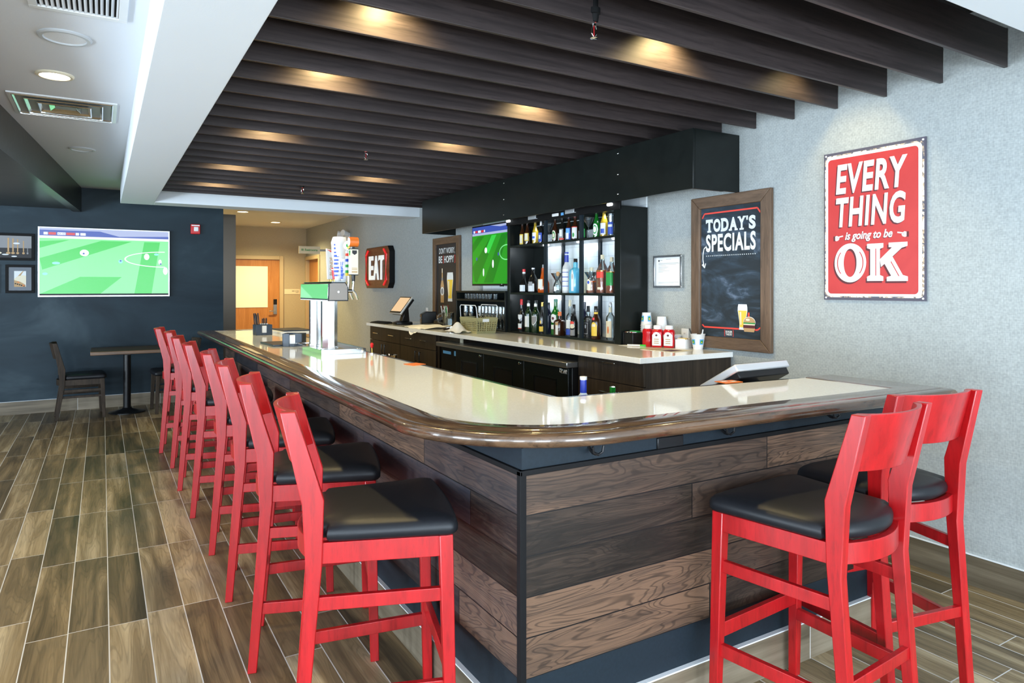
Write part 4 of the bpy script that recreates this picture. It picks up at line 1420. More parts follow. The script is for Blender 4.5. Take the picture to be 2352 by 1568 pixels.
a.text('BEER', .34, .865, .54, .90, 'ink_w', 3, 0.03)
a.line([(.33, .855), (.31, .86), (.31, .92), (.33, .925)], .006, 'ink_r', 3); a.line([(.55, .855), (.57, .86), (.57, .92), (.55, .925)], .006, 'ink_r', 3)
a.done('board_face', t)

# EAT sign
t = thing('eat_sign', 'burnt wood box sign with white EAT letters and red bracket tubes', 'sign', (WX - 0.001, 10.38, 1.842))
w2, h2, c_ = 0.555, 0.325, 0.07
oc = [(-w2 + c_, -h2), (w2 - c_, -h2), (w2, -h2 + c_ * 1.2), (w2, h2 - c_ * 1.2), (w2 - c_, h2), (-w2 + c_, h2), (-w2, h2 - c_ * 1.2), (-w2, -h2 + c_ * 1.2)]
b = B(); b.extr([(-0.001, -x, z) for x, z in oc], (-0.084, 0, 0), 'blackmat'); b.done('box', t, bevel=0.003)
b = B(); b.extr([(-0.085, -x * .985, z * .985) for x, z in oc], (-0.006, 0, 0), 'eatwood'); b.done('face_boards', t, label='burnt brown board face')
a = Art((-0.091, w2, -h2), RW, UP, 2 * w2, 2 * h2)
wl = [('E', .20, .375), ('A', .395, .60), ('T', .61, .80)]
for c, x0, x1 in wl:
    a.text(c, x0, .215, x1, .80, 'letter', 1, 0.02, depth=0.016)
a.rect(.61, .27, .64, .34, 'letter', 31); a.rect(.77, .27, .80, .34, 'letter', 31)
a.done('letters', t)
for s in (1, -1):
    pts_ = [(0.36, 0.275), (0.455, 0.20), (0.455, -0.20), (0.36, -0.275)]
    b = B(); b.tube([(-0.108, -s * x, z) for x, z in pts_], 0.017, 'neon', 12); b.done('bracket_tube', t)

# emergency light with two heads
t = thing('emergency_light', 'small white emergency light with two round heads high on the hallway wall', 'emergency light', (WX - 0.001, 12.1, 2.44))
b = B(); b.box(-0.05, 0, -0.10, 0.10, -0.05, 0.07, 'plastic_w'); b.done('housing', t, bevel=0.01)
for s in (1, -1):
    b = B(); b.cyl((-0.06, s * 0.11, 0.04), (-0.16, s * 0.15, 0.06), 0.045, 'plastic_w', 0.06, 18); b.done('lamp_head', t, bevel=0.004)

# hallway signs
t = thing('restroom_sign', 'white blade sign lettered Restrooms in green beside the hallway door', 'sign', (3.82, 13.2, 2.245))
b = B(); b.box(-0.62, -0.22, -0.008, 0.008, -0.07, 0.07, 'ink_c'); b.box(-0.22, -0.002, -0.004, 0.004, -0.02, 0.02, 'steelr'); b.done('panel', t)
a = Art((-0.62, -0.0085, -0.07), (1, 0, 0), UP, 0.4, 0.14)
a.text('Restrooms', .28, .32, .88, .64, 'ink_g', 1, 0.02)
a.rect(.12, .34, .155, .62, 'ink_g', 1); a.rect(.175, .34, .21, .62, 'ink_g', 1)
a.done('lettering', t)
t = thing('door_plaque', 'small cream EMPLOYEES ONLY plaque beside the orange door', 'sign', (3.52, 15.1, 1.44))
b = B(); b.box(-0.165, 0.165, -0.008, -0.001, -0.055, 0.055, 'ink_c'); b.done('plate', t)
a = Art((-0.165, -0.0085, -0.055), (1, 0, 0), UP, 0.33, 0.11)
a.text('EMPLOYEES', .48, .30, .92, .48, 'ink_k', 1, 0.01); a.text('ONLY', .72, .58, .92, .76, 'ink_k', 1, 0.01)
a.done('lettering', t)

# ================================================================ back counter run
ZC = 1.07
t = thing('back_counter', 'long white stone worktop along the back wall under the bottle shelves', 'worktop', (0, 0, 0))
b = B(); b.box(2.955, WX - 0.002, 3.328, 8.62, ZC - 0.038, ZC, 'quartzw'); b.done('worktop_slab', t, bevel=0.003)


def handle(b, y0, y1, z, x=2.985):
    b.bar((x - 0.018, y0, z), (x - 0.018, y1, z), 0.008, 0.008, 'chrome')
    for y in (y0 + 0.01, y1 - 0.01):
        b.bar((x - 0.018, y, z), (x + 0.004, y, z), 0.007, 0.007, 'chrome')


def cabinet(label, y0, y1, rows, door_split=None, x=3.0):
    t = thing('base_cabinet', label, 'cabinet', (x, y0, 0), 0, 'dark oak base cabinets behind the bar')
    w = y1 - y0
    b = B(); b.box(0.02, WX - x - 0.004, 0.002, w - 0.002, 0.0, ZC - 0.04, 'cab'); b.done('carcass', t, smooth=False)
    for kind, z0, z1, q0, q1, hs in rows:
        b = B(); b.box(0.0, 0.019, q0 + 0.002, q1 - 0.002, z0 + 0.002, z1 - 0.002, 'cab'); o = b.done(kind, t, bevel=0.0015)
        if kind == 'drawer':
            for h0, h1, hz in hs:
                b = B(); handle(b, h0, h1, hz, 0.0); b.done('handle', o, bevel=0.002, label='slim chrome handle')
        else:
            for hy, h0, h1 in hs:
                b = B(); b.bar((-0.018, hy, h0), (-0.018, hy, h1), 0.009, 0.009, 'bsteel', (0, 1, 0))
                for z in (h0 + 0.01, h1 - 0.01):
                    b.bar((-0.018, hy, z), (0.004, hy, z), 0.008, 0.008, 'bsteel')
                b.done('handle', o, bevel=0.002, label='dark steel bar handle')
    return t


# left pair with drawers above doors, right unit with deep drawers
cabinet('dark oak base cabinet at the far left end under the order screen', 7.555, 8.60,
        [('drawer', 0.858, 1.028, 0.0, 1.045, [(0.715, 0.885, 0.945), (0.17, 0.345, 0.945)]), ('door', 0.1, 0.855, 0.0, 0.52, [(0.56 - 0.08, 0.70, 0.82)]), ('door', 0.1, 0.855, 0.523, 1.045, [(0.575, 0.70, 0.82)])])
cabinet('dark oak base cabinet between the far left cabinet and the black cooler', 6.50, 7.553,
        [('drawer', 0.858, 1.028, 0.05, 1.05, [(0.68, 0.86, 0.945), (0.28, 0.432, 0.945)]), ('door', 0.1, 0.855, 0.05, 0.51, [(0.45, 0.70, 0.82)]), ('door', 0.1, 0.855, 0.513, 1.05, [(0.57, 0.70, 0.82)])])
cabinet('dark oak base cabinet with deep drawers at the right end of the back counter', 3.345, 4.055,
        [('drawer', 0.875, 1.028, 0.0, 0.71, [(0.27, 0.44, 1.005)]), ('drawer', 0.48, 0.872, 0.0, 0.71, [(0.24, 0.44, 0.80)]), ('drawer', 0.1, 0.477, 0.0, 0.71, [(0.24, 0.44, 0.40)])])
t = thing('filler_cabinet', 'small dark oak drawer box between the cooler top and the white worktop', 'cabinet', (3.05, 6.01, 0))
b = B(); b.box(0, 0.5, 0.0, 0.49, 0.9765, ZC - 0.04, 'cab'); b.done('carcass', t); b = B(); b.box(-0.012, -0.001, 0.06, 0.488, 0.9775, ZC - 0.043, 'cab'); b.done('drawer', t, bevel=0.001); b = B(); b.box(-0.012, -0.001, 0.0, 0.055, 0.9775, ZC - 0.043, 'ink_c'); b.done('edge_band', t)

# three door back bar cooler
t = thing('bar_cooler', 'black three door back bar cooler with a steel top', 'cooler', (0, 0, 0))
b = B(); b.box(2.95, 3.60, 4.06, 6.30, 0.06, 0.934, 'black'); b.box(2.97, 3.58, 4.08, 6.28, 0.0, 0.06, 'blackmat'); b.done('body', t, bevel=0.004)
b = B(); b.box(2.90, 3.60, 4.058, 6.33, 0.9345, 0.9755, 'steelr'); b.done('steel_top', t, bevel=0.004, label='brushed steel cooler top')
for y0, y1 in ((5.37, 5.93), (4.69, 5.365), (4.075, 4.685)):
    b = B(); b.box(2.925, 2.949, y0, y1, 0.09, 0.93, 'blacklam'); o = b.done('door', t, bevel=0.003)
    ym = (y0 + y1) / 2
    b = B()
    wy0, wy1 = ym - 0.16, ym + 0.16
    for q0, q1, z0, z1 in ((wy0, wy1, 0.825, 0.838), (wy0, wy1, 0.25, 0.263), (wy0, wy0 + 0.012, 0.263, 0.825), (wy1 - 0.012, wy1, 0.263, 0.825)):
        b.box(2.920, 2.926, q0, q1, z0, z1, 'bsteel')
    b.done('window_frame', o)
    b = B(); b.box(2.9235, 2.9255, wy0 + 0.012, wy1 - 0.012, 0.263, 0.825, 'black'); b.done('window_pane', o)
    b = B(); b.lathe([(0.012, 0), (0.011, 0.008), (0.004, 0.01)], 'chrome', seg=14); l = b.done('lock', o, loc=(2.925, y0 + 0.06, 0.905)); l.rotation_euler = (0, -PI / 2, 0)
b = B(); b.box(2.938, 2.949, 5.935, 6.285, 0.09, 0.93, 'blackmat'); o = b.done('control_panel', t, bevel=0.002)
b = B(); b.box(2.934, 2.938, 6.06, 6.235, 0.866, 0.894, 'ink_lb'); b.done('display', o, label='pale blue thermometer strip')
b = B(); b.box(2.934, 2.938, 5.945, 5.985, 0.86, 0.906, 'ink_lb'); b.done('sticker', o)
a = Art((2.9235, 4.185, 0.888), RW, UP, 0.10, 0.034)
a.text('true', 0.05, 0.0, 1, .85, 'c_white', 3, 0.0, 0.25)
a.rect(0, .0, .35, .12, 'silver', 2); a.rect(.2, .93, 1, 1, 'silver', 2)
a.done('badge', t)

# ---------------------------------------------------------------- bottle shelving
t = thing('bottle_shelves', 'black three tier shelving unit full of liquor bottles', 'shelving', (0, 0, 0))
X0, X1 = 3.52, WX - 0.015
b = B(); b.box(X0, X1, 4.195, 4.270, ZC, 2.175, 'blacklam'); b.done('side_panel', t, bevel=0.002)
b = B(); b.box(X0, X1, 5.905, 5.96, ZC, 2.175, 'blacklam'); b.done('side_panel', t, bevel=0.002)
for z0, z1 in ((ZC, 1.09), (1.455, 1.474), (1.925, 1.945)):
    b = B(); b.box(X0, X1, 4.271, 5.904, z0, z1, 'blacklam'); b.done('shelf', t, bevel=0.002)
b = B(); b.box(X0 - 0.012, X0 + 0.01, 4.195, 5.96, 2.145, 2.21, 'blackmat'); b.box(X0 + 0.01, X1, 4.271, 5.904, 2.15, 2.17, 'blacklam'); b.done('top_rail', t, bevel=0.003)
for y in (5.272, 4.722):
    b = B()
    for z0, z1 in ((1.09, 1.455), (1.474, 1.925), (1.945, 2.145)):
        b.box(X0, X0 + 0.02, y - 0.02, y + 0.02, z0, z1, 'bluegrey')
    b.done('front_post', t, smooth=False)
for y in (5.367, 4.80):
    b = B()
    for z0, z1 in ((1.09, 1.455), (1.474, 1.925), (1.945, 2.145)):
        b.box(X1 - 0.02, X1, y - 0.018, y + 0.018, z0, z1, 'bluegrey')
    b.done('back_post', t, smooth=False)
b = B(); b.box(X1 - 0.004, X1, 5.70, 5.904, 1.09, 2.145, 'blacklam'); b.done('back_panel', t)
b = B(); b.box(X1 - 0.004, X1, 4.271, 5.70, 2.05, 2.145, 'blacklam'); b.done('back_panel', t)
for y in (5.90, 4.30):
    b = B(); b.box(X0 - 0.035, X0 - 0.012, y - 0.03, y + 0.03, 2.178, 2.202, 'puck'); b.done('strip_light', t, bevel=0.008, label='small white strip light end')
for y in (5.47, 4.86):
    b = B(); b.box(X0 - 0.02, X0 - 0.012, y - 0.065, y + 0.065, 2.176, 2.206, 'silver'); b.box(X0 - 0.024, X0 - 0.012, y - 0.09, y + 0.06, 2.170, 2.175, 'silver'); b.done('bracket', t, bevel=0.001)
b = B(); b.box(X0 - 0.02, X0 - 0.012, 5.03, 5.13, 2.165, 2.192, 'c_white'); b.done('switch', t, bevel=0.006, label='white rocker switch')
b = B(); b.box(X0 - 0.0145, X0 - 0.012, 4.955, 4.995, 2.165, 2.19, 'ink_lb'); b.done('sticker', t)
spot('shelf_strip_lamp', (3.62, 5.5, 2.135), 3, (0.85, 0.93, 1), 160, 0.9, 0.05)
spot('shelf_strip_lamp', (3.62, 4.5, 2.135), 3, (0.85, 0.93, 1), 160, 0.9, 0.05)
for y in (5.55, 5.0, 4.5):
    for z in (1.915, 1.448):
        pd = bpy.data.lights.new('shelf_under_lamp', 'POINT'); pd.energy = 0.7; pd.color = (0.85, 0.94, 1); pd.shadow_soft_size = 0.03
        po = bpy.data.objects.new('shelf_under_lamp', pd); po.location = (3.72, y, z - 0.02); COL.objects.link(po)

VA = PI + 0.32     # direction a bottle label faces (towards the camera side of the bar)


def bottle(label, x, y, z, w, h, prof, glass, cap, caph, labels=(), sq=0.0, capw=1.06, cat='bottle', group='bottles on the shelves', neck=None, fill=None, sx=1.0, sy=1.0, cork=False, name='liquor_bottle'):
    """prof: list of (radius as fraction of w/2, height as fraction of h up to the cap)"""
    t = thing(name, label, cat, (x, y, z), 0, group)
    r = w / 2
    hb = h - caph
    b = B()
    P_ = [(0.80 * prof[0][0] * r, 0.001)] + [(k * r, q * hb) for k, q in prof]
    b.lathe(P_, glass, seg=24, sq=sq, sx=sx, sy=sy)
    b.done('glass_body', t, ang=50)
    if fill:
        b = B()
        pf = [(k * r * 0.94, q * hb) for k, q in prof if q * hb <= fill[0] * h]
        lastk = pf[-1][0]
        b.lathe([(pf[0][0], 0.004)] + pf[1:] + [(lastk, fill[0] * h)], fill[1], seg=24, sq=sq, sx=sx, sy=sy)
        b.done('liquid', t, ang=50)
    nr = prof[-1][0] * r
    if cap:
        b = B()
        if cork:
            b.lathe([(nr * 0.9, -0.004), (nr * 1.0, 0.0), (nr * 1.5, caph * 0.25), (nr * 1.6, caph * 0.6), (nr * 1.1, caph * 0.95), (nr * 0.3, caph)], cap, c=(0, 0, hb), seg=18)
        else:
            b.lathe([(nr * capw, -0.002), (nr * capw, caph * 0.93), (nr * capw * 0.9, caph)], cap, c=(0, 0, hb), seg=18)
        b.done('cap', t, ang=40)
    if neck:
        b = B()
        b.lathe([(nr * 1.05 * 1.03, neck[0] * hb), (nr * 1.04, neck[1] * hb)], neck[2], seg=18, cap=(False, False))
        b.done('neck_foil', t)
    for i, (z0, z1, mat, half, shape) in enumerate(labels):
        b = B()
        b.patch(r * 1.012 + 0.0006 * i, z0 * h, z1 * h, VA + half, VA - half, mat, sq=sq, shape=shape, sx=sx, sy=sy)
        b.done('paper_label', t)
    return t


BEER = [(0.96, 0.0), (1, 0.02), (1, 0.50), (0.93, 0.58), (0.62, 0.71), (0.45, 0.80), (0.40, 0.97), (0.45, 0.975), (0.45, 1.0)]
WINE = [(0.96, 0.0), (1, 0.02), (1, 0.60), (0.93, 0.66), (0.70, 0.72), (0.44, 0.79), (0.38, 0.90), (0.38, 1.0)]
HOCK = [(0.96, 0.0), (1, 0.02), (1, 0.48), (0.85, 0.60), (0.55, 0.76), (0.36, 0.92), (0.36, 1.0)]
SPIR = [(0.96, 0.0), (1, 0.02), (1, 0.62), (0.92, 0.68), (0.60, 0.74), (0.36, 0.79), (0.34, 1.0)]
FLAT = [(0.96, 0.0), (1, 0.03), (1, 0.66), (0.90, 0.74), (0.60, 0.80), (0.36, 0.83), (0.34, 1.0)]
SQUAT = [(0.96, 0.0), (1, 0.04), (1, 0.42), (0.85, 0.58), (0.50, 0.74), (0.33, 0.80), (0.33, 1.0)]
TALLV = [(0.98, 0.0), (1, 0.02), (1, 0.60), (0.90, 0.66), (0.62, 0.71), (0.46, 0.76), (0.46, 1.0)]
LIQ = [(0.94, 0.0), (1, 0.04), (0.97, 0.38), (0.80, 0.48), (0.55, 0.58), (0.50, 0.66), (0.40, 0.80), (0.36, 1.0)]
ZS = {'T': 1.945, 'M': 1.474, 'B': 1.09}
X_ = 3.62
bottle('brown beer bottle with plain yellow label, leftmost on the top shelf', X_, 5.829, ZS['T'], .056, .225, BEER, 'g_brown', 'silver', .008, [(.05, .50, 'ink_y', .95, None), (.10, .45, 'ink_c', .6, None)], name='beer_bottle')
bottle('brown beer bottle with cream label and dark blue cap on the top shelf', X_, 5.735, ZS['T'], .058, .225, BEER, 'g_brown', 'c_blue', .012, [(.18, .52, 'ink_y', 1.1, None), (.22, .50, 'ink_c', .75, None)], name='beer_bottle')
bottle('clear bottle of golden beer with printed white label left of the first top shelf post', X_, 5.59, ZS['T'], .062, .225, BEER, 'g_gold', 'silver', .008, [(.18, .50, 'ink_w', .8, None), (.25, .34, 'ink_b', .5, None)], name='beer_bottle')
bottle('dark blue labelled beer bottle with silver foil neck on the top shelf', X_, 5.487, ZS['T'], .052, .228, BEER, 'g_dark', 'silver', .008, [(.08, .46, 'ink_b', .9, None), (.2, .36, 'ink_w', .4, None)], neck=(.62, .98, 'silver'), name='beer_bottle')
bottle('brown beer bottle with round cream and green label on the top shelf', X_, 5.25, ZS['T'], .058, .222, BEER, 'g_brown', 'c_dgreen', .010, [(.10, .50, 'ink_c', .85, 'oval'), (.16, .44, 'ink_g', .6, 'oval'), (.20, .38, 'ink_c', .42, 'oval')], name='beer_bottle')
bottle('brown beer bottle with red cap and red banded grey label on the top shelf', X_, 5.135, ZS['T'], .058, .230, BEER, 'g_dark', 'c_red', .022, [(.06, .50, 'ink_grey', .9, None), (.07, .13, 'ink_r', 1.1, None), (.2, .46, 'ink_w', .5, None)], capw=1.5, name='beer_bottle')
bottle('brown beer bottle with bright blue label and blue cap on the top shelf', X_, 5.03, ZS['T'], .058, .222, BEER, 'g_brown', 'c_blue', .016, [(.05, .52, 'ink_b', 1.1, None), (.30, .50, 'ink_lb', .8, None), (.08, .32, 'ink_w', .5, None)], capw=1.3, name='beer_bottle')
bottle('brown beer bottle with white and green label and red cap on the top shelf', X_, 4.935, ZS['T'], .062, .222, BEER, 'g_brown', 'c_red', .016, [(.07, .54, 'ink_w', 1.1, None), (.12, .30, 'ink_g', .35, 'oval'), (.51, .54, 'ink_r', 1.1, None)], capw=1.3, name='beer_bottle')
bottle('green beer bottle half hidden behind the right post of the top shelf', 3.66, 4.86, ZS['T'], .056, .215, BEER, 'g_dgreen', 'silver', .008, [(.1, .45, 'ink_g', .9, None)], name='beer_bottle')
bottle('green beer bottle with round white and green label on the top shelf', X_, 4.628, ZS['T'], .060, .236, BEER, 'g_green', 'silver', .006, [(.10, .52, 'ink_w', 1.0, 'oval'), (.15, .47, 'ink_g', .7, 'oval'), (.20, .42, 'ink_w', .5, 'oval')], name='beer_bottle')
bottle('golden beer bottle with white and navy label at the right of the top shelf', X_, 4.525, ZS['T'], .064, .238, BEER, 'g_gold', 'silver', .008, [(.10, .50, 'ink_w', .9, None), (.14, .30, 'ink_b', .55, None)], name='beer_bottle')
t = thing('beer_glass', 'slender tumbler with dark print, last at the right of the top shelf', 'glass', (X_, 4.43, ZS['T']), 0)
b = B(); b.lathe([(0.022, 0), (0.026, 0.01), (0.029, 0.19), (0.0275, 0.19), (0.024, 0.012)], 'glassware', seg=22, cap=(True, False)); b.done('bowl', t, ang=50)
b = B(); b.patch(0.0285, 0.02, 0.12, VA + 1, VA - 1, 'ink_b'); b.patch(0.0292, 0.08, 0.1, VA + .8, VA - .8, 'ink_w'); b.done('print', t)

bottle('squat dark liqueur bottle with red neck ribbon and white label, leftmost on the middle shelf', X_, 5.80, ZS['M'], .086, .234, LIQ, 'g_dark', 'c_red', .025, [(.05, .32, 'ink_w', .95, None)], neck=(.80, .98, 'c_white'))
bottle('dark shouldered liqueur bottle with white label, second on the middle shelf', X_, 5.63, ZS['M'], .098, .243, SQUAT, 'g_dark', 'silver', .012, [(.05, .36, 'ink_w', .9, None), (.28, .44, 'ink_grey', .5, None)])
bottle('amber orange liqueur bottle behind the left post of the middle shelf', X_, 5.445, ZS['M'], .114, .27, LIQ, 'g_amber', 'g_dark', .03, [(.14, .48, 'ink_c', .5, None), (.18, .44, 'ink_w', .3, None)])
bottle('squat clear tequila bottle with round cork on the middle shelf', X_, 5.205, ZS['M'], .092, .197, [(0.94, 0), (1, .05), (1, .36), (.86, .52), (.5, .72), (.26, .82), (.24, 1)], 'g_clear', 'cork', .04, [(.08, .3, 'ink_w', .3, None)], cork=True, fill=(.36, 'g_clear'))
bottle('tallest frosted vodka bottle with blue bands on the middle shelf', X_, 5.067, ZS['M'], .080, .371, TALLV, 'g_frost', 'c_blue', .012, [(.06, .58, 'ink_w', 1.0, None), (.50, .515, 'ink_b', 1.0, None), (.38, .40, 'ink_b', 1.0, None), (.28, .295, 'ink_b', 1.0, None), (.16, .175, 'ink_b', 1.0, None)], neck=(.78, .96, 'c_blue'))
bottle('pale blue square gin bottle with white side label on the middle shelf', X_, 4.93, ZS['M'], .098, .307, FLAT, 'g_blue', 'black', .032, [(.06, .68, 'ink_w', .32, 'arch'), (.40, .56, 'ink_grey', .12, 'oval')], sq=3)
bottle('short clear whisky bottle with cream shield label on the middle shelf', X_, 4.70, ZS['M'], .094, .223, SQUAT, 'g_clear', 'c_cream', .028, [(.12, .55, 'ink_c', .5, 'arch'), (.36, .48, 'ink_b', .25, 'oval')], fill=(.48, 'g_amber'))
bottle('tall square scotch bottle with slanted red label on the middle shelf', X_, 4.548, ZS['M'], .092, .325, [(.98, 0), (1, .02), (1, .62), (.80, .72), (.5, .84), (.34, .90), (.33, 1)], 'g_clear', 'c_cream', .036, [(.40, .56, 'ink_r', .75, None), (.57, .585, 'gold', .75, None), (.10, .16, 'ink_c', .5, None)], sq=3, fill=(.60, 'g_amber'))
bottle('square scotch bottle with green label at the right end of the middle shelf', X_, 4.425, ZS['M'], .088, .30, [(.98, 0), (1, .02), (1, .62), (.80, .72), (.5, .84), (.34, .90), (.33, 1)], 'g_clear', 'c_cream', .036, [(.22, .58, 'ink_g', .75, None), (.59, .605, 'gold', .75, None)], sq=3, fill=(.60, 'g_amber'))

XB = 3.585
bottle('red capped wine bottle with white shield label, leftmost on the bottom shelf', XB, 5.79, ZS['B'], .068, .318, WINE, 'g_dark', 'c_red', .055, [(.36, .52, 'ink_w', .9, 'shield'), (.09, .24, 'ink_w', .7, None), (.08, .10, 'ink_r', .7, None)])
bottle('dark green wine bottle with tall white label, second on the bottom shelf', XB, 5.66, ZS['B'], .072, .31, WINE, 'g_dgreen', 'black', .02, [(.16, .50, 'ink_w', .85, None)], neck=(.70, .96, 'c_white'))
bottle('dark wine bottle with a grey shield label, third on the bottom shelf', XB, 5.53, ZS['B'], .078, .31, WINE, 'g_dgreen', 'black', .02, [(.22, .52, 'ink_w', .95, 'shield'), (.25, .505, 'ink_grey', .8, 'shield')], neck=(.70, .96, 'c_white'))
bottle('slim sparkling wine bottle with gold foil and yellow label on the bottom shelf', XB, 5.415, ZS['B'], .060, .295, HOCK, 'g_dark', 'gold', .012, [(.06, .22, 'ink_y', .95, None), (.30, .42, 'gold', .3, 'oval')], neck=(.78, .99, 'gold'))
bottle('plain dark wine bottle behind the left post of the bottom shelf', 3.68, 5.45, ZS['B'], .072, .29, WINE, 'g_navy', 'black', .02)
bottle('tall green vermouth bottle with oval white label on the bottom shelf', XB, 5.19, ZS['B'], .088, .328, WINE, 'g_green', 'c_dgreen', .026, [(.34, .58, 'ink_w', .8, 'oval'), (.42, .50, 'ink_m', .3, 'oval'), (.16, .28, 'ink_w', .5, None)])
bottle('square brown orange-liqueur bottle with orange cap on the bottom shelf', 3.56, 5.09, ZS['B'], .092, .214, FLAT, 'g_brown', 'c_orange', .036, [(.04, .58, 'ink_w', .35, None), (.44, .56, 'ink_tan', .36, None)], sq=3)
bottle('clear necked bottle with navy body label right of the orange capped one', XB, 4.965, ZS['B'], .072, .322, SPIR, 'g_clear', 'c_cream', .055, [(.22, .45, 'ink_w', .8, None), (.04, .2, 'ink_b', .9, None)], fill=(.56, 'g_navy'))
bottle('dark cream-liqueur bottle with oval green scene label on the bottom shelf', 3.57, 4.885, ZS['B'], .068, .284, HOCK, 'g_dark', 'black', .035, [(.26, .40, 'ink_c', .8, 'oval'), (.40, .48, 'ink_r', .6, 'arch'), (.04, .22, 'ink_grey', .8, None)])
bottle('navy port bottle with round white neck seal on the bottom shelf', 3.62, 4.80, ZS['B'], .072, .308, WINE, 'g_navy', 'g_navy', .02, [(.16, .40, 'ink_w', .35, None)], neck=(.72, .95, 'g_navy'))
bottle('square black label whiskey bottle on the bottom shelf', 3.60, 4.718, ZS['B'], .082, .275, FLAT, 'g_clear', 'black', .05, [(.08, .52, 'ink_k', .75, None), (.12, .48, 'ink_grey', .5, None), (.15, .46, 'ink_k', .42, None), (.3, .42, 'ink_w', .18, 'oval')], sq=3, fill=(.62, 'g_brown'))
bottle('brown coffee-liqueur bottle with large arched yellow label on the bottom shelf', 3.565, 4.565, ZS['B'], .080, .276, [(.95, 0), (1, .02), (1, .55), (.90, .66), (.62, .78), (.42, .86), (.40, 1)], 'g_brown', 'black', .03, [(.10, .52, 'ink_y', .75, 'arch'), (.38, .46, 'ink_c', .4, None), (.58, .66, 'c_red', .3, 'oval')], neck=(.84, .92, 'ink_y'))
bottle('clear rum bottle with pale yellow picture label, rightmost on the bottom shelf', 3.63, 4.455, ZS['B'], .074, .31, SPIR, 'g_clear', 'silver', .025, [(.06, .50, 'ink_c', .8, None), (.16, .36, 'ink_o', .2, 'oval')], neck=(.80, .95, 'c_cream'))

# bottles on the speed rail whose necks rise above the bar top
bottle('vodka bottle with bright blue neck sleeve rising behind the front bar run', 1.842, 2.45, 0.813, .082, .312, SPIR, 'g_frost', 'silver', .012, [(.1, .5, 'ink_w', .9, None)], neck=(.80, .99, 'c_blue'), capw=1.2)
bottle('green wine bottle whose neck just shows above the front bar run', 2.009, 2.45, 0.813, .074, .255, WINE, 'g_green', None, .002, [(.2, .5, 'ink_w', .9, None)], neck=(.70, .86, 'c_white'))

# martini glasses
mg = thing('martini_glass', 'martini glass in the second bay of the top shelf', 'glass', (X_, 5.35, ZS['T']), 0, 'martini glasses between the bottles')
b = B(); b.lathe([(0.033, 0.0), (0.033, 0.002), (0.006, 0.006), (0.0035, 0.012), (0.0035, 0.095), (0.008, 0.103), (0.058, 0.185), (0.0565, 0.185), (0.006, 0.108)], 'glassware', seg=28, cap=(True, True)); b.done('stemmed_bowl', mg, ang=50)
dup(mg, (X_, 4.74, ZS['T']), 0, 'martini glass beside the green beer bottle on the top shelf')
dup(mg, (3.68, 5.31, ZS['M']), 0, 'martini glass between the amber bottle and the squat cork bottle')
dup(mg, (3.69, 4.80, ZS['M']), 0, 'martini glass right of the blue gin bottle')

# ---------------------------------------------------------------- glass rack under the small television
t = thing('glass_rack', 'black two level glass rack standing under the small television', 'shelving', (0, 0, 0))
b = B(); b.box(3.50, X1, 7.07, 7.10, ZC, 1.488, 'blacklam'); b.done('side_panel', t, bevel=0.002)
b = B(); b.box(3.50, X1, 5.965, 5.985, ZC, 1.488, 'blacklam'); b.done('side_panel', t, bevel=0.002)
b = B(); b.box(3.50, X1, 5.986, 7.069, 1.468, 1.488, 'blacklam'); b.done('shelf', t, bevel=0.002)
b = B(); b.box(3.50, X1, 5.986, 7.069, 1.375, 1.397, 'blacklam'); b.done('shelf', t, bevel=0.002)
b = B(); b.box(3.50, X1, 5.986, 7.069, ZC, 1.085, 'blacklam'); b.done('shelf', t, bevel=0.002)
b = B(); b.box(X1 - 0.006, X1, 5.986, 7.069, 1.397, 1.468, 'blacklam'); b.box(X1 - 0.006, X1, 5.986, 7.069, 1.085, 1.375, 'blacklam'); b.done('back_panel', t)
tum = thing('tumbler_glass', 'small clear tumbler in the row on the upper level of the glass rack', 'glass', (3.56, 6.9, 1.397), 0, 'tumblers on the glass rack')
b = B(); b.lathe([(0.022, 0), (0.025, 0.004), (0.029, 0.058), (0.0275, 0.058), (0.023, 0.008)], 'glassware', seg=18, cap=(True, True)); b.done('bowl', tum, ang=50)
ys = [6.93 - 0.068 * i for i in range(9)] + [6.27]
for i, y in enumerate(ys):
    if i == 0:
        tum.location = (3.56, y, 1.3975)
    else:
        dup(tum, (3.56, y, 1.3975), 0, tum['label'])
flu = thing('flute_glass', 'clear stemmed glass standing in the rows on the lower level of the glass rack', 'glass', (3.58, 6.5, 1.085), 0, 'stemmed glasses on the glass rack')
b = B(); b.lathe([(0.032, 0.0), (0.032, 0.002), (0.006, 0.006), (0.004, 0.012), (0.004, 0.085), (0.012, 0.095), (0.030, 0.13), (0.032, 0.17), (0.027, 0.235), (0.0255, 0.235), (0.0285, 0.17), (0.02, 0.125)], 'glassware', seg=20); b.done('stemmed_bowl', flu, ang=50)
k = 0
for y in [6.97, 6.84] + [6.62 - 0.076 * i for i in range(9)]:
    for x in ((3.57,) if y > 6.7 else (3.565, 3.645)):
        if k == 0:
            flu.location = (x, y, 1.0855)
        else:
            dup(flu, (x, y, 1.0855), 0, flu['label'])
        k += 1

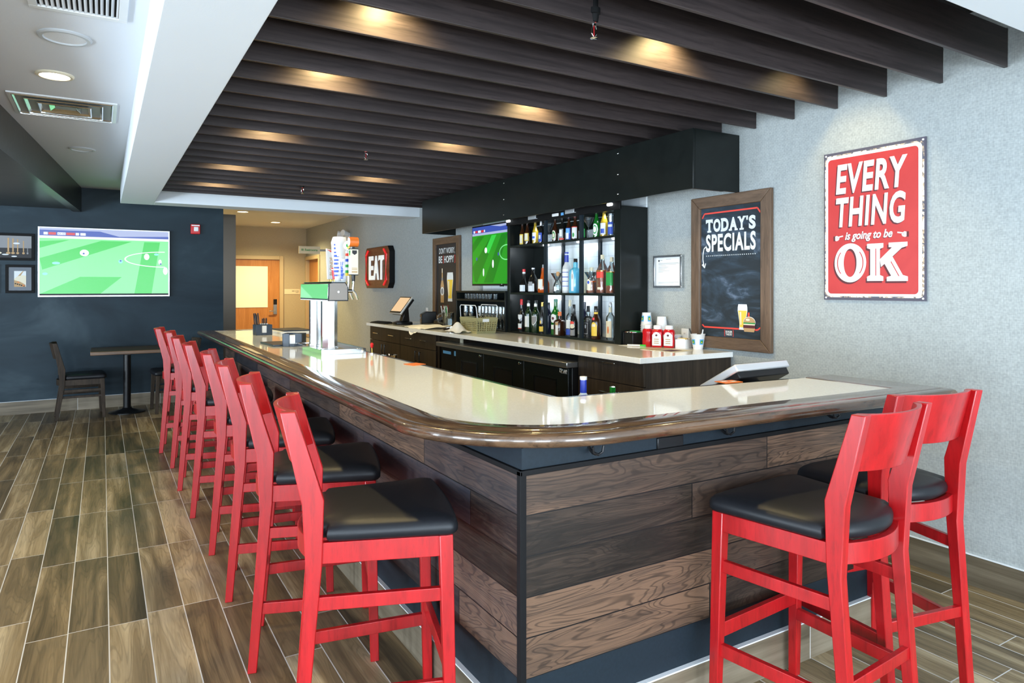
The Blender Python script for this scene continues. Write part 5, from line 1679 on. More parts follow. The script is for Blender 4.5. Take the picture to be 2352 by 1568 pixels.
# small television over the rack
t = thing('bar_television', 'black framed television showing a football pitch above the glass rack', 'television', (3.805, 6.55, 1.888))
b = B(); b.box(-0.085, -0.04, -0.56, 0.56, -0.342, 0.345, 'black'); b.done('bezel', t, bevel=0.004)
b = B(); b.box(-0.04, 0.0, -0.15, 0.15, -0.15, 0.15, 'blackmat'); b.done('wall_mount', t)
b = B(); b.box(-0.08, -0.06, -0.14, -0.08, -0.352, -0.342, 'black'); b.box(-0.0862, -0.0855, -0.145, -0.125, -0.332, -0.326, 'c_white'); b.done('sensor', t)
a = Art((-0.0855, 0.545, -0.322), RW, UP, 1.09, 0.652)
a.rect(0, 0, 1, 1, 'tv_g4', 1)
for pl in ([(0, .30), (.12, .17), (.26, .17), (0, .45)], [(.05, .95), (0, .70), (.42, .17), (.52, .17), (.10, .98)], [(.25, .98), (.62, .17), (.75, .17), (.45, .98)], [(.7, .98), (1, .45), (1, .8), (.9, .98)]):
    a.poly(pl, 'tv_g3', 2)
a.poly([(.28, .43), (.42, .17), (.52, .17), (.36, .48)], 'tv_g1', 3)
a.rect(0, 0, 1, .11, 'tv_b', 3); a.rect(0, .11, 1, .15, 'tv_lb', 3); a.poly([(.4, 0), (1, 0), (1, .02), (.6, .04)], 'tv_lb', 4)
for x0, x1, m in ((.03, .06, 'tv_w'), (.07, .12, 'tv_r'), (.13, .19, 'tv_w'), (.2, .25, 'tv_r'), (.26, .28, 'tv_w')):
    a.rect(x0, .06, x1, .10, m, 5)
for x, y, w, h, m in ((.30, .42, .028, .05, 'tv_w'), (.45, .66, .018, .07, 'tv_w'), (.25, .80, .014, .07, 'tv_w'), (.10, .56, .014, .03, 'tv_b'), (.56, .50, .012, .03, 'tv_b'), (.8, .6, .014, .05, 'tv_w')):
    a.ell(x, y, w, h, m, 5, 14)
a.ring(.72, .48, .14, .13, .012, .018, 'tv_g2', 4, 30)
a.done('screen', t)

# ---------------------------------------------------------------- things on the back counter
def pos_terminal(name, label, loc, rz, screen_mat, tilt=38, hw=0.165):
    """touch screen order terminal; faces +x locally"""
    t = thing(name, label, 'order terminal', loc, rz, 'order terminals')
    b = B(); b.lathe([(0.10, 0.0), (0.105, 0.008), (0.10, 0.03), (0.06, 0.045)], 'black', seg=24, sq=2, sx=1.1, sy=0.9); b.done('base', t, ang=50)
    b = B(); b.extr([(-0.075, -0.045, 0.035), (0.03, -0.045, 0.035), (-0.015, -0.035, 0.19), (-0.055, -0.035, 0.21)], (0, 0.09, 0), 'black'); b.done('stand', t, bevel=0.008)
    tl = R_(tilt)
    ux, uz = -math.sin(tl), math.cos(tl)          # up along the screen
    nx, nz = math.cos(tl), math.sin(tl)
    c = Vector((0.02, 0, 0.235))
    def q(u, n, y):
        return (c.x + ux * u + nx * n, y, c.z + uz * u + nz * n)
    def plate(u0, u1, n0, n1, y0, y1, mat, b):
        b.loft([[q(u0, n0, y0), q(u0, n1, y0), q(u0, n1, y1), q(u0, n0, y1)], [q(u1, n0, y0), q(u1, n1, y0), q(u1, n1, y1), q(u1, n0, y1)]], mat)
    b = B(); plate(-0.13, 0.13, -0.026 if tilt > 50 else -0.012, 0.012, -hw, hw, 'silver', b); plate(-0.118, 0.118, -0.06 if tilt > 50 else -0.045, -0.012, -hw + 0.012, hw - 0.012, 'black', b); b.done('casing', t, bevel=0.006)
    b = B(); plate(-0.122, 0.122, 0.012, 0.014, -hw + 0.008, hw - 0.008, 'black', b); plate(-0.098, 0.108, 0.014, 0.015, -hw + 0.023, hw - 0.023, screen_mat, b); b.done('screen', t)
    return t


pos_terminal('order_terminal', 'order terminal with peach lit screen at the far end of the back counter', (3.17, 7.90, ZC), R_(183), 'posscreen')
pt = pos_terminal('order_terminal', 'grey backed order terminal tipped away at the right end of the bar', (2.83, 2.375, 0.84), R_(91), 'black', 60, 0.20)
t = thing('terminal_shelf', 'low steel shelf carrying the right order terminal', 'shelf', (0, 0, 0))
b = B(); b.box(2.62, 3.02, 2.275, 2.62, 0.826, 0.839, 'steelr'); b.done('shelf_plate', t)
for x in (2.64, 2.97):
    b = B(); b.box(x, x + 0.03, 2.28, 2.60, 0, 0.825, 'steelr'); b.done('bracket', t)

t = thing('keyboard', 'low black card keyboard in front of the far order terminal', 'keyboard', (3.04, 8.30, ZC), R_(10))
b = B(); b.extr([(-0.06, -0.18, 0.0), (0.06, -0.18, 0.0), (0.06, -0.18, 0.022), (-0.06, -0.18, 0.012)], (0, 0.36, 0), 'black'); b.done('case', t, bevel=0.004)
b = B()
for i in range(4):
    b.extr([(-0.05 + i * 0.026, -0.165, 0.0145 + i * 0.0024), (-0.03 + i * 0.026, -0.165, 0.0163 + i * 0.0024), (-0.03 + i * 0.026, -0.165, 0.0193 + i * 0.0024), (-0.05 + i * 0.026, -0.165, 0.0175 + i * 0.0024)], (0, 0.33, 0), 'blackmat')
b.done('keys', t)

t = thing('receipt_printer', 'black receipt printer right of the far order terminal', 'printer', (3.56, 8.02, ZC), R_(-15))
b = B(); b.extr([(-0.09, -0.075, 0), (0.10, -0.075, 0), (0.10, -0.075, 0.15), (-0.03, -0.075, 0.15), (-0.09, -0.075, 0.115)], (0, 0.15, 0), 'black'); b.done('casing', t, bevel=0.008)
b = B(); b.box(-0.092, -0.09, 0.0, 0.05, 0.06, 0.075, 'ink_lb'); b.done('logo_strip', t)
b = B(); b.box(-0.01, 0.05, -0.04, 0.04, 0.151, 0.153, 'paper'); b.done('receipt', t)

t = thing('straw_caddy', 'black caddy of white and green wrapped straws beside the printer', 'caddy', (3.60, 7.62, ZC))
b = B(); b.extr([(-0.10, -0.09, 0), (0.08, -0.09, 0), (0.08, -0.09, 0.13), (-0.10, -0.09, 0.05)], (0, 0.18, 0), 'black'); b.done('bin', t, bevel=0.006)
stw = None
for i in range(9):
    b = B(); x = 0.0 + 0.05 * ((i * 7) % 5) / 5; y = -0.07 + 0.016 * i
    b.cyl((x, y, 0.05), (x + random.uniform(-0.03, 0.03), y + random.uniform(-0.02, 0.02), 0.20 + random.uniform(-0.02, 0.03)), 0.005, 'c_white' if i % 3 else 'ink_g', seg=8)
    b.done('wrapped_straw', t)

# water pitcher
t = thing('water_pitcher', 'clear plastic pitcher half full of water on the back counter', 'pitcher', (3.50, 7.28, ZC))
b = B(); b.lathe([(0.066, 0.0), (0.068, 0.006), (0.078, 0.15), (0.082, 0.16), (0.079, 0.16), (0.074, 0.148), (0.063, 0.008)], 'clear', seg=28); b.done('jug', t, ang=50)
b = B(); b.lathe([(0.0635, 0.009), (0.069, 0.095)], 'g_clear', seg=28); b.done('water', t)
b = B(); b.tube([(-0.05, 0.055, 0.14), (-0.08, 0.09, 0.14), (-0.095, 0.105, 0.10), (-0.09, 0.10, 0.05), (-0.05, 0.055, 0.03)], 0.009, 'clear', 10); b.done('handle', t)


def cloth(name, label, loc, pts, mat='cloth', sub=2):
    """crumpled cloth from a small height field"""
    t = B()
    n = len(pts)
    m = len(pts[0])
    vs = [[t.bm.verts.new(p) for p in row] for row in pts]
    k = t.mi(mat)
    for i in range(n - 1):
        for j in range(m - 1):
            f = t.bm.faces.new((vs[i][j], vs[i + 1][j], vs[i + 1][j + 1], vs[i][j + 1]))
            f.material_index = k
    o = t.done(name, loc=loc, ang=180)
    md = o.modifiers.new('thick', 'SOLIDIFY'); md.thickness = 0.004; md.offset = 1
    md = o.modifiers.new('sub', 'SUBSURF'); md.levels = 1; md.render_levels = 2
    tag(o, label, 'towel')
    return o


rows = []
for i in range(13):
    row = []
    for j in range(10):
        u, v = i / 12, j / 9
        x = -0.16 + 0.36 * v
        y = -0.30 + 0.60 * u + 0.03 * math.sin(v * 5)
        z = 0.006 + 0.022 * abs(math.sin(u * 7 + v * 3)) * (0.4 + 0.6 * v) + 0.01 * noise.noise((u * 6, v * 6, 1))
        if v < 0.12:
            x, z = -0.185, -0.06 + 0.02 * math.sin(u * 20)
            if not 0.3 < u < 0.75:
                x, z = -0.155, 0.006
        row.append((x, y, max(z, 0.004) if v >= .12 else z))
    rows.append(row)
cloth('bar_towel', 'large white towel spread out and hanging over the edge of the back counter', (3.125, 7.05, ZC), rows)
rows = []
for i in range(11):
    row = []
    for j in range(11):
        u, v = i / 10 * 2 - 1, j / 10 * 2 - 1
        r = math.sqrt(u * u + v * v)
        h = 0.11 * math.exp(-2.3 * r * r) + 0.012 * noise.noise((u * 3, v * 3, 4)) + 0.012 * abs(math.sin(3 * math.atan2(v, u) + r * 3)) * min(r, 1)
        row.append((0.085 * u, 0.14 * v, max(0.004, h)))
    rows.append(row)
cloth('bar_towel', 'crumpled white rag heaped in front of the olive basket', (3.06, 6.16, ZC), rows)

t = thing('cutlery_tray', 'small dark tray of cutlery in front of the pitcher', 'tray', (3.20, 6.60, ZC))
b = B(); b.lathe([(0.075, 0.0), (0.105, 0.018), (0.11, 0.022), (0.10, 0.02), (0.07, 0.004)], 'chairwood', seg=26); b.done('dish', t, ang=60)
for i in range(9):
    b = B(); a_ = i * 0.7
    b.bar((0.06 * math.cos(a_), 0.06 * math.sin(a_), 0.020 + 0.002 * i), (-0.07 * math.cos(a_ + .3), -0.07 * math.sin(a_ + .3), 0.024 + 0.002 * i), 0.012, 0.003, 'chrome'); b.done('utensil', t)

# olive basket with wire handles
t = thing('handled_basket', 'olive plastic basket with two raised wire handles and cutlery inside', 'basket', (3.25, 6.07, ZC), R_(0))
b = B()
hw0, hl0, hw1, hl1, hh = 0.10, 0.155, 0.115, 0.18, 0.15
def side(pa, pb, qa, qb, n, nh):
    """perforated panel from bottom edge pa-pb to top edge qa-qb as a lattice"""
    pa, pb, qa, qb = map(Vector, (pa, pb, qa, qb))
    g = lambda u, v: (pa.lerp(pb, u)).lerp(qa.lerp(qb, u), v)
    for i in range(n + 1):
        u = i / n
        b.bar(g(u, 0), g(u, 1), 0.008 if i % 4 else 0.014, 0.004, 'basket', (pb - pa).cross(qa - pa).normalized())
    for j in range(nh + 1):
        v = j / nh
        b.bar(g(0, v), g(1, v), 0.007 if 0 < j < nh else 0.014, 0.005, 'basket', (pb - pa).cross(qa - pa).normalized())
    b.face([g(0, .80), g(1, .80), g(1, 1), g(0, 1)], 'basket')
    b.face([g(0, 0), g(1, 0), g(1, .1), g(0, .1)], 'basket')
c0 = [(-hw0, -hl0, 0.004), (hw0, -hl0, 0.004), (hw0, hl0, 0.004), (-hw0, hl0, 0.004)]
c1 = [(-hw1, -hl1, hh), (hw1, -hl1, hh), (hw1, hl1, hh), (-hw1, hl1, hh)]
for i in range(4):
    j = (i + 1) % 4
    side(c0[i], c0[j], c1[i], c1[j], 12 if i % 2 else 8, 8)
b.face(c0, 'basket')
b.done('basket_body', t, smooth=False)
for i, (x, tilt) in enumerate(((-0.108, -0.012), (0.108, 0.012))):
    b = B(); b.tube([(x, -0.178, 0.14), (x + tilt, -0.175, 0.26), (x + tilt, -0.155, 0.278), (x + tilt, 0.155, 0.278), (x + tilt, 0.175, 0.26), (x, 0.178, 0.14)], 0.004, 'plastic_w', 8); b.done('wire_handle', t)
b = B(); b.box(-0.05, 0.02, -0.1815, -0.178, 0.115, 0.145, 'paper'); b.done('paper_tag', t)
for i in range(8):
    b = B(); y = -0.1 + 0.028 * i
    b.bar((-0.05 + 0.01 * (i % 3), y, 0.02), (0.04, y + 0.03, 0.155 + 0.008 * (i % 3)), 0.012, 0.003, 'chrome'); b.done('utensil', t)

# paper cups: nested stacks, each cup its own thing
def cup(name, label, loc, prints, h=0.11, r0=0.026, r1=0.038, group=None, upside=False):
    t = thing(name, label, 'cup', loc, 0, group)
    b = B()
    pr = [(r0, 0.0), (r1, h - 0.004), (r1 + 0.003, h - 0.002), (r1 + 0.003, h), (r1 - 0.001, h), (r0 - 0.001, 0.004)]
    if upside:
        pr = [(r, h - z) for r, z in pr]
    b.lathe(pr, 'c_white', seg=26, cap=(True, True))
    b.done('cup_wall', t, ang=50)
    if prints:
        for k in (-0.75, 0.75):
            b = B()
            a0 = VA + 0.35 + k
            rr = lambda z: (r0 + (r1 - r0) * (z / h if not upside else 1 - z / h)) + 0.0008
            z0, z1 = (0.035, 0.075) if not upside else (0.035, 0.08)
            b.patch(rr(z0), z0, z1, a0 - .38, a0 + .38, 'ink_lb', rtop=rr(z1), n=6)
            b.patch(rr(z0 + .01) + 0.0005, z0 + .008, z1 - .008, a0 - .24, a0 + .24, 'ink_g', rtop=rr(z1 - .008) + 0.0005, n=6)
            b.patch(rr(z0 + .01) + 0.001, z0 + .012, z1 - .018, a0 - .12, a0 + .10, 'ink_y', rtop=rr(z1 - .018) + 0.001, n=4)
            b.done('colour_print', t)
    return t
base = cup('paper_cup', 'white paper cup nested in the tall upside-down stack beside the black panel', (3.725, 4.12, ZC + 0.0005), False, 0.105, 0.034, 0.046, 'upside-down cup stack on the back counter', True)
for k in range(1, 9):
    dup(base, (3.725, 4.12, ZC + 0.0005 + 0.0165 * k), 0, base['label'])
cup('paper_cup', 'colourful printed cup on top of the tall upside-down cup stack', (3.725, 4.12, ZC + 0.149), True, 0.105, 0.034, 0.046, None, True)
base = cup('paper_cup', 'tall white cup nested in the narrower stack by the outlet', (3.765, 3.99, ZC + 0.0005), False, 0.14, 0.034, 0.048, 'second cup stack on the back counter', True)
for k in range(1, 6):
    dup(base, (3.765, 3.99, ZC + 0.0005 + 0.017 * k), 0, base['label'])

# ketchup bottles
def ketchup(label, loc, rz):
    t = thing('ketchup_bottle', label, 'bottle', loc, rz, 'red ketchup bottles')
    b = B(); b.lathe([(0.036, 0.0), (0.042, 0.006), (0.043, 0.05), (0.040, 0.085), (0.043, 0.11), (0.040, 0.13), (0.028, 0.138)], 'ketchup', seg=26, sq=1.2, sx=1.0, sy=0.72); b.done('squeeze_body', t, ang=60)
    b = B(); b.lathe([(0.028, 0.137), (0.030, 0.14), (0.030, 0.162), (0.026, 0.167)], 'c_white', seg=22, sx=1.0, sy=0.9); b.done('cap', t)
    b = B(); b.patch(0.0435, 0.015, 0.118, -PI / 2 - .75, -PI / 2 + .75, 'ink_w', sq=1.2, sx=1.0, sy=0.73, shape='arch'); b.patch(0.044, 0.085, 0.10, -PI / 2 - .2, -PI / 2 + .2, 'ink_m', sq=1.2, sx=1.0, sy=0.735, shape='oval')
    for z in (0.03, 0.045, 0.06):
        b.patch(0.044, z, z + 0.006, -PI / 2 - .4, -PI / 2 + .4, 'ink_tan', sq=1.2, sx=1.0, sy=0.735)
    b.done('label', t)
ketchup('red ketchup squeeze bottle with white cap, the left one in front of the cup stack', (3.613, 3.875, ZC), R_(-58))
ketchup('red ketchup squeeze bottle with white cap, the right one half hidden behind the other', (3.665, 3.805, ZC), R_(-60))

ketchup('red squeeze bottle mostly hidden at the left behind the two white labelled ones', (3.60, 3.965, ZC), R_(100))

t = thing('sugar_caddy', 'square white caddy of sweetener packets beside the ketchup', 'caddy', (3.735, 3.725, ZC), R_(12))
b = B()
for x0, x1, y0, y1 in ((-0.045, 0.045, -0.045, -0.041), (-0.045, 0.045, 0.041, 0.045), (-0.045, -0.041, -0.041, 0.041), (0.041, 0.045, -0.041, 0.041)):
    b.box(x0, x1, y0, y1, 0, 0.066, 'c_white')
b.box(-0.041, 0.041, -0.041, 0.041, 0, 0.004, 'c_white'); b.done('holder', t, bevel=0.002)
for i, m in enumerate(('paper', 'ink_y', 'paper', 'ink_tan', 'paper', 'ink_c')):
    b = B(); b.box(-0.034 + i * 0.0125, -0.031 + i * 0.0125, -0.035, 0.035, 0.005, 0.072 + 0.003 * (i % 2), m); b.done('packet', t)
t = thing('lidded_pot', 'low white lidded pot between the ketchup bottles and the outlet', 'pot', (3.765, 3.835, ZC))
b = B(); b.lathe([(0.036, 0.0), (0.040, 0.08), (0.042, 0.085)], 'c_white', seg=24); b.done('pot', t); b = B(); b.lathe([(0.043, 0.085), (0.044, 0.092), (0.03, 0.097)], 'c_white', seg=24); b.done('lid', t)
t = cup('pencil_cup', 'colourful printed cup holding a pencil and a pen at the right end of the counter', (3.755, 3.60, ZC), True, 0.112, 0.034, 0.052)
for p0, p1, m, nm in (((-0.01, 0.015, 0.01), (-0.03, 0.055, 0.15), 'ink_k', 'pencil'), ((0.01, -0.01, 0.01), (0.02, -0.03, 0.145), 'c_white', 'pen')):
    b = B(); b.cyl(p0, p1, 0.0045, m, seg=8); b.done(nm, t)

t = thing('bar_organizer', 'glossy black napkin and straw organizer at the foot of the black panel', 'organizer', (3.70, 4.235, ZC))
t.location = (3.62, 4.13, ZC)
b = B()
for x0, x1, y0, y1 in ((-0.08, 0.02, -0.06, -0.055), (-0.08, 0.02, 0.055, 0.06), (-0.08, -0.075, -0.055, 0.055), (0.015, 0.02, -0.055, 0.055), (-0.03, -0.026, -0.055, 0.055)):
    b.box(x0, x1, y0, y1, 0, 0.10, 'black')
b.box(-0.075, 0.015, -0.055, 0.055, 0, 0.004, 'black'); b.done('holder', t, bevel=0.002)
for i, m in enumerate(('paper', 'c_red', 'paper', 'ink_k', 'paper', 'ink_tan', 'ink_m')):
    b = B(); b.box(-0.072, -0.034, -0.05 + i * 0.0145, -0.04 + i * 0.0145, 0.005, 0.105, m); b.done('packet', t)
b = B(); b.box(-0.02, 0.01, -0.045, 0.045, 0.005, 0.112, 'ink_g'); b.done('napkins', t)

t = thing('marker_pen', 'white marker with a green cap lying on paper beside the organizer', 'pen', (3.53, 4.02, ZC + 0.0085), R_(-55))
b = B(); b.cyl((-0.07, 0, 0), (0.03, 0, 0), 0.006, 'c_white', seg=10); b.done('barrel', t); b = B(); b.cyl((0.03, 0, 0), (0.075, 0, 0), 0.007, 'tv_g3', seg=10); b.done('cap', t)
M['greencap'] = P('bright_green_cap', (0.05, 0.55, 0.05), 0.4)
t.children[-1].data.materials[0] = M['greencap']
t = thing('paper_sheet', 'white paper slip under the green capped marker', 'paper', (3.53, 4.06, ZC + 0.0005))
b = B(); b.box(-0.06, 0.06, -0.10, 0.10, 0, 0.0012, 'paper'); b.done('sheet', t)
t = thing('menu_card', 'flat tan printed menu card lying at the right end of the back counter', 'menu', (3.50, 3.66, ZC + 0.0005), R_(8))
b = B(); b.box(-0.11, 0.11, -0.15, 0.15, 0, 0.002, 'ink_c'); b.done('card', t)
a = Art((-0.10, -0.14, 0.002), (1, 0, 0), (0, 1, 0), 0.2, 0.28)
a.rect(.05, .05, .95, .3, 'ink_tan', 1); a.rect(.05, .55, .7, .9, 'ink_m', 1); a.rect(.1, .36, .9, .4, 'ink_grey', 1); a.rect(.1, .44, .8, .47, 'ink_grey', 1)
a.done('print', t)

# ================================================================ things on the bar
ZB = ZT
t = thing('drip_tray', 'stainless drip tray under the beer tower', 'tray', (0, 0, 0))
b = B()
b.box(1.265, 1.272, 4.60, 5.32, ZB, ZB + 0.034, 'mirror'); b.box(1.272, 1.575, 4.60, 4.607, ZB, ZB + 0.034, 'steel'); b.box(1.272, 1.575, 5.313, 5.32, ZB, ZB + 0.034, 'steel'); b.box(1.568, 1.575, 4.607, 5.313, ZB, ZB + 0.034, 'steel')
b.box(1.272, 1.568, 4.607, 5.313, ZB, ZB + 0.008, 'steel'); b.done('tray_rim', t, bevel=0.001)
b = B()
for i in range(34):
    y = 4.62 + i * 0.0205
    b.box(1.45, 1.567, y, y + 0.012, ZB + 0.024, ZB + 0.028, 'steelr')
b.done('drip_grate', t, smooth=False)
b = B(); b.box(1.273, 1.449, 4.608, 5.312, ZB + 0.022, ZB + 0.030, 'steel'); b.done('tower_plate', t)
for x in (1.30, 1.55):
    b = B(); b.cyl((x, 4.60, ZB + 0.017), (x, 4.596, ZB + 0.017), 0.006, 'chrome', seg=12); b.done('screw_head', t)

t = thing('beer_tower', 'mirror finished beer tower with tall tap handles on the bar', 'beer tower', (1.37, 4.96, ZB + 0.031))
hx0, hx1, hy0, hy1, hz0, hz1 = -0.062, 0.078, -0.36, 0.385, 0.332, 0.462
oct_ = lambda y, k=0.0: [(hx0 + k, y, hz0 + k), (hx1 - k, y, hz0 + k), (hx1 - k, y, hz1 - 0.03), (hx1 - 0.022 - k * .3, y, hz1 - k), (hx0 + 0.03 + k * .3, y, hz1 - k), (hx0 + 0.0035 + k, y, hz1 - 0.012)]
b = B(); b.loft([oct_(hy0 + 0.006), oct_(hy1)], 'mirror'); b.done('head', t, bevel=0.001)
b = B(); b.loft([oct_(hy0 - 0.004), oct_(hy0 + 0.005)], 'black'); b.done('end_cap', t, bevel=0.002)
b = B(); b.loft([oct_(hy0 - 0.006, 0.008), oct_(hy0 - 0.0042, 0.008)], 'endgrey'); b.cyl((0.008, hy0 - 0.006, 0.395), (0.008, hy0 - 0.010, 0.395), 0.007, 'chrome', seg=12); b.done('end_plate', t, label='grey brushed end plate with a bolt')
b = B(); b.box(hx0 + 0.025, hx1 - 0.02, hy0, hy1, hz1, hz1 + 0.003, 'bsteel'); b.done('top_cover', t)
for y in (-0.25, 0.06):
    b = B(); b.lathe([(0.062, 0.0), (0.062, 0.012), (0.056, 0.014), (0.056, 0.331)], 'column', c=(-0.022, y, 0), seg=8, rot=PI / 8, sq=0.0); b.done('column', t, smooth=False)
# faucets and handles
fy = [-0.30, -0.19, -0.08, 0.03, 0.14, 0.25]
for y in fy:
    b = B()
    b.cyl((hx1, y, 0.40), (hx1 + 0.05, y, 0.40), 0.012, 'chrome', seg=12)
    b.tube([(hx1 + 0.045, y, 0.405), (hx1 + 0.065, y, 0.385), (hx1 + 0.085, y, 0.34)], [0.012, 0.011, 0.008], 'chrome', 10)
    b.cyl((hx1 + 0.052, y, 0.40), (hx1 + 0.056, y, 0.47), 0.008, 'chrome', seg=10)
    b.done('faucet', t)


def tap(label, y, fn, tilt=0.0):
    o = fn()
    o.parent = t
    o.location = (hx1 + 0.056, y, 0.468)
    o.rotation_euler = (tilt, 0, 0)
    o['label'] = label
    return o


def h_box(cap_mat):
    b = B()
    b.cyl((0, 0, 0), (0, 0, 0.045), 0.011, 'black', 0.014, 12)
    b.box(-0.026, 0.026, -0.026, 0.026, 0.045, 0.225, 'ink_c'); b.box(-0.027, 0.027, -0.027, 0.027, 0.222, 0.228, 'ink_k'); b.box(-0.027, 0.027, -0.027, 0.027, 0.042, 0.048, 'ink_k')
    for s, m in ((-1, 'ink_k'), (1, 'ink_k')):
        pass
    b.face([(-0.017, -0.0265, 0.215), (0.017, -0.0265, 0.215), (0.017, -0.0265, 0.195), (0, -0.0265, 0.183), (-0.017, -0.0265, 0.195)], 'ink_k')
    for z0, z1 in ((0.06, 0.07), (0.08, 0.085), (0.09, 0.094)):
        b.face([(-0.02, -0.0265, z0), (0.02, -0.0265, z0), (0.02, -0.0265, z1), (-0.02, -0.0265, z1)], 'ink_tan')
    b.face([(-0.0265, -0.017, 0.215), (-0.0265, 0.017, 0.215), (-0.0265, 0.01, 0.18), (-0.0265, -0.01, 0.18)], 'ink_g')
    b.box(-0.008, 0.008, -0.008, 0.008, 0.228, 0.245, 'black')
    b.cyl((-0.032, 0, 0.275), (0.03, 0, 0.275), 0.034, cap_mat, seg=24)
    b.cyl((-0.0335, 0, 0.275), (-0.032, 0, 0.275), 0.03, 'ink_w', seg=24)
    return b.done('tap_handle', ang=40)


def h_flag():
    b = B()
    b.cyl((0, 0, 0), (0, 0, 0.04), 0.009, 'chrome', seg=10)
    cols = ['ink_y', 'ink_g', 'ink_w', 'ink_g', 'ink_w', 'ink_b', 'ink_w', 'ink_r', 'ink_w']
    for i, m in enumerate(cols):
        b.box(-0.018, 0.018, -0.014, 0.014, 0.04 + 0.02 * i, 0.06 + 0.02 * i, m)
    b.box(0.019, 0.03, -0.014, 0.014, 0.04, 0.22, 'ink_k')
    b.cyl((-0.006, -0.01, 0.255), (0.006, 0.01, 0.255), 0.034, 'ink_w', seg=24)
    b.cyl((-0.010, -0.012, 0.255), (-0.006, -0.01, 0.255), 0.024, 'ink_y', seg=24); b.cyl((-0.011, -0.013, 0.255), (-0.010, -0.012, 0.255), 0.012, 'ink_g', seg=18)
    return b.done('tap_handle', ang=40)


def h_bag(hh, w):
    b = B()
    rings = []
    for i in range(9):
        z = hh * i / 8
        k = w * (0.55 + 0.45 * min(1, i / 5)) * (1.0 if i < 8 else 0.8)
        ring = []
        for j in range(16):
            a_ = 2 * PI * j / 16
            rr = k * (1 + 0.18 * noise.noise((math.cos(a_) * 1.6, math.sin(a_) * 1.6, z * 14 + w * 50)))
            ring.append((rr * math.cos(a_), rr * 1.05 * math.sin(a_), z))
        rings.append(ring)
    b.loft(rings, 'paper')
    for i in range(9):
        z = hh * (0.12 + 0.085 * i)
        b.patch(w * 1.03, z, z + 0.012 + 0.004 * (i % 2), PI + .55, PI + 1.05 + 0.1 * (i % 3), 'ink_b', n=5)
    return b.done('tap_handle', ang=60)


def h_blonde():
    b = B()
    b.cyl((0, 0, 0), (0, 0, 0.03), 0.009, 'gold', seg=10)
    b.extr([(-0.026, -0.012, 0.02), (0.026, -0.012, 0.02), (0.036, -0.012, 0.235), (-0.036, -0.012, 0.255)], (0, 0.024, 0), 'ink_w')
    b.face([(-0.035, -0.0125, 0.248), (0.035, -0.0125, 0.232), (0.033, -0.0125, 0.205)], 'ink_r')
    o = b.done('tap_handle', bevel=0.002)
    a_ = Art((0.012, -0.0126, 0.05), (0, 0, 1), (-1, 0, 0), 0.14, 0.024)
    a_.text('BLONDE', 0, 0, 1, 1, 'ink_tan', 1, 0.02)
    a_.done('lettering', o)
    return o


def h_red():
    b = B()
    b.cyl((0, 0, 0), (0, 0, 0.02), 0.009, 'gold', seg=10); b.lathe([(0.016, 0.018), (0.027, 0.10), (0.024, 0.104)], 'c_red', seg=18); b.lathe([(0.0275, 0.088), (0.028, 0.095)], 'c_white', seg=18)
    return b.done('tap_handle', ang=40)


tap('pale green boxed handle topped by an orange drum', fy[0], lambda: h_box('ink_o'))
tap('striped flag handle topped by a round badge', fy[1], h_flag)
tap('white rounded bag wrapped handle', fy[2], lambda: h_bag(0.165, 0.034))
tap('large white printed bag wrapped over a handle', fy[3], lambda: h_bag(0.33, 0.056))
tap('red cup shaped handle', fy[4], h_red, R_(0))
tap('white slanted handle lettered BLONDE with a red corner', fy[5], h_blonde)

t = thing('tap_lever', 'small red ball lever at the near corner of the drip tray', 'lever', (1.585, 4.50, ZB - 0.004))
b = B(); b.cyl((0, 0, 0), (-0.003, 0, 0.05), 0.003, 'gold', seg=8); b.cyl((0, 0, 0), (0, 0, 0.012), 0.01, 'chrome', seg=12); b.done('stem', t)
b = B(); b.lathe([(0.004, 0.045), (0.010, 0.055), (0.012, 0.072), (0.006, 0.082)], 'c_red', c=(-0.003, 0, 0), seg=14); b.done('knob', t, label='red ball knob')
t = thing('steel_bowl', 'small steel bowl hanging on the inner edge of the bar by the drip tray', 'bowl', (1.69, 4.42, ZB - 0.05))
b = B(); b.lathe([(0.02, 0.0), (0.036, 0.012), (0.04, 0.045), (0.043, 0.047), (0.037, 0.043), (0.03, 0.012)], 'chrome', seg=22); b.tube([(-0.04, 0, 0.043), (-0.065, 0, 0.05), (-0.075, 0, 0.047)], 0.004, 'chrome', 8); b.done('bowl', t, ang=60)


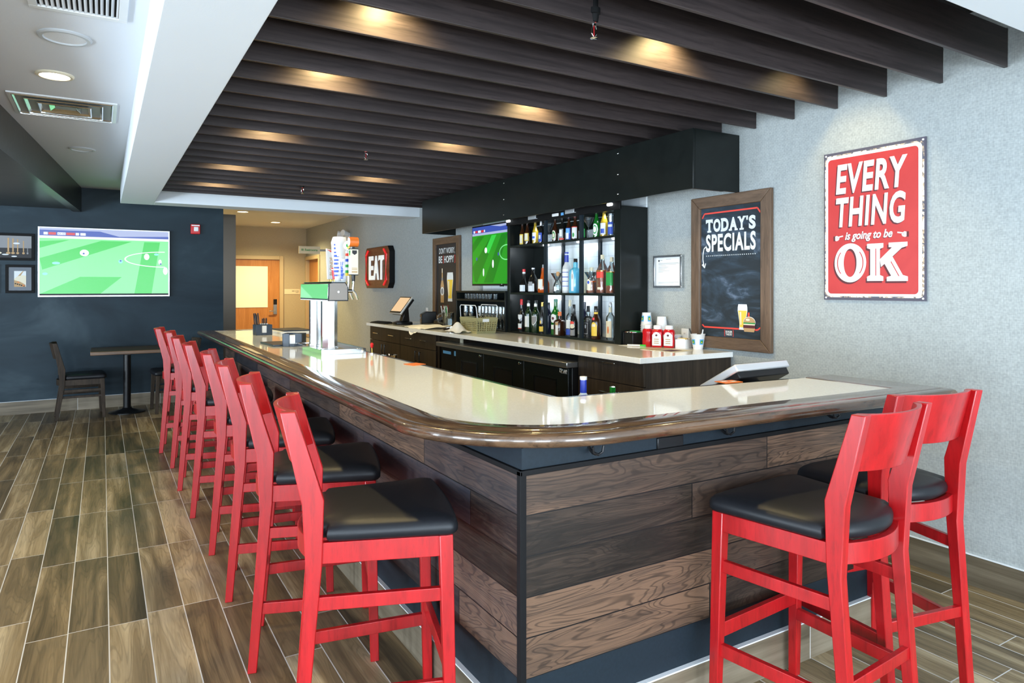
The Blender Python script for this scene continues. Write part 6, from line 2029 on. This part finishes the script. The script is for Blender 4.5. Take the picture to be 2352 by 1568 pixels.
def napkin_caddy(label, loc, rz, straws):
    t = thing('bar_caddy', label, 'caddy', loc, rz, 'bar caddies')
    b = B()
    w, d, h = 0.075, 0.065, 0.10
    for x0, x1, y0, y1, z1 in ((-w, w, d - 0.004, d, h), (-w, -w + 0.004, -d, d - 0.004, h), (w - 0.004, w, -d, d - 0.004, h), (-w + 0.004, -0.022, -d, -d + 0.004, h), (0.022, w - 0.004, -d, -d + 0.004, h), (-0.022, 0.022, -d, -d + 0.004, 0.022), (-w + 0.004, w - 0.004, -0.01, -0.006, h)):
        b.box(x0, x1, y0, y1, 0, z1, 'navyplastic')
    b.box(-w + 0.004, w - 0.004, -d + 0.004, d - 0.004, 0, 0.004, 'navyplastic')
    b.done('holder', t, bevel=0.002)
    b = B(); b.box(-0.064, 0.064, -d + 0.006, -0.014, 0.005, 0.088, 'paper'); b.done('napkins', t, label='stack of white napkins')
    if straws:
        b = B(); b.box(-0.01, 0.05, 0.0, 0.05, 0.005, 0.108, 'paper'); b.done('coasters', t)
        for i in range(22):
            b = B(); x = -0.06 + 0.007 * (i % 7); y = 0.0 + 0.012 * (i // 7)
            long_ = i % 2
            if not long_:
                x += 0.05
            b.cyl((x, y, 0.008), (x + (-0.025 if long_ else 0.012) * (0.5 + (i % 5) / 5), y + random.uniform(-.01, .01), (0.205 if long_ else 0.158) + random.uniform(-.006, .006)), 0.003, 'black', seg=6)
            b.done('straw', t)
    return t


napkin_caddy('navy caddy of white napkins with black straws standing in it', (1.33, 6.91, ZB), R_(4), True)
napkin_caddy('navy napkin caddy beside the beer tower without straws', (1.285, 5.44, ZB), R_(-28), False)
t = thing('menu_folder', 'flat black menu folder lying beside the napkin caddy', 'menu', (1.235, 5.66, ZB), R_(3))
b = B(); b.box(-0.12, 0.12, -0.20, 0.18, 0.0005, 0.014, 'navyplastic'); b.done('cover', t, bevel=0.003)
t = thing('menu_folder', 'flat black menu folder on the far stack of white menus', 'menu', (1.65, 7.10, ZB + 0.0245), R_(4))
b = B(); b.box(-0.14, 0.14, -0.22, 0.24, 0.0, 0.012, 'navyplastic'); b.done('cover', t, bevel=0.003)
t = thing('menu_stack', 'low stack of white menu sheets under the far black folder', 'menu', (1.63, 7.05, ZB), R_(4))
for i in range(5):
    b = B(); b.box(-0.15, 0.15, -0.26 + 0.02 * i, 0.24, 0.0003 + i * 0.0048, 0.0047 + i * 0.0048, 'paper'); b.done('sheet', t)
t = thing('coaster', 'orange printed coaster lying on the inner bar edge beside the long run', 'coaster', (1.585, 3.76, ZB), R_(12))
b = B(); b.box(-0.045, 0.045, -0.05, 0.05, 0.0003, 0.004, 'ink_o'); b.done('card', t, bevel=0.001)
t = thing('coaster', 'orange and white printed card in front of the right order terminal', 'coaster', (2.575, 2.27, ZB), R_(-5))
b = B(); b.box(-0.05, 0.06, -0.03, 0.045, 0.0003, 0.004, 'ink_o'); b.done('card', t, bevel=0.001)
a = Art((-0.045, -0.025, 0.0042), (1, 0, 0), (0, 1, 0), 0.10, 0.065)
a.rect(.1, .2, .5, .5, 'ink_w', 1); a.rect(.55, .45, .9, .8, 'ink_w', 1)
a.done('print', t)
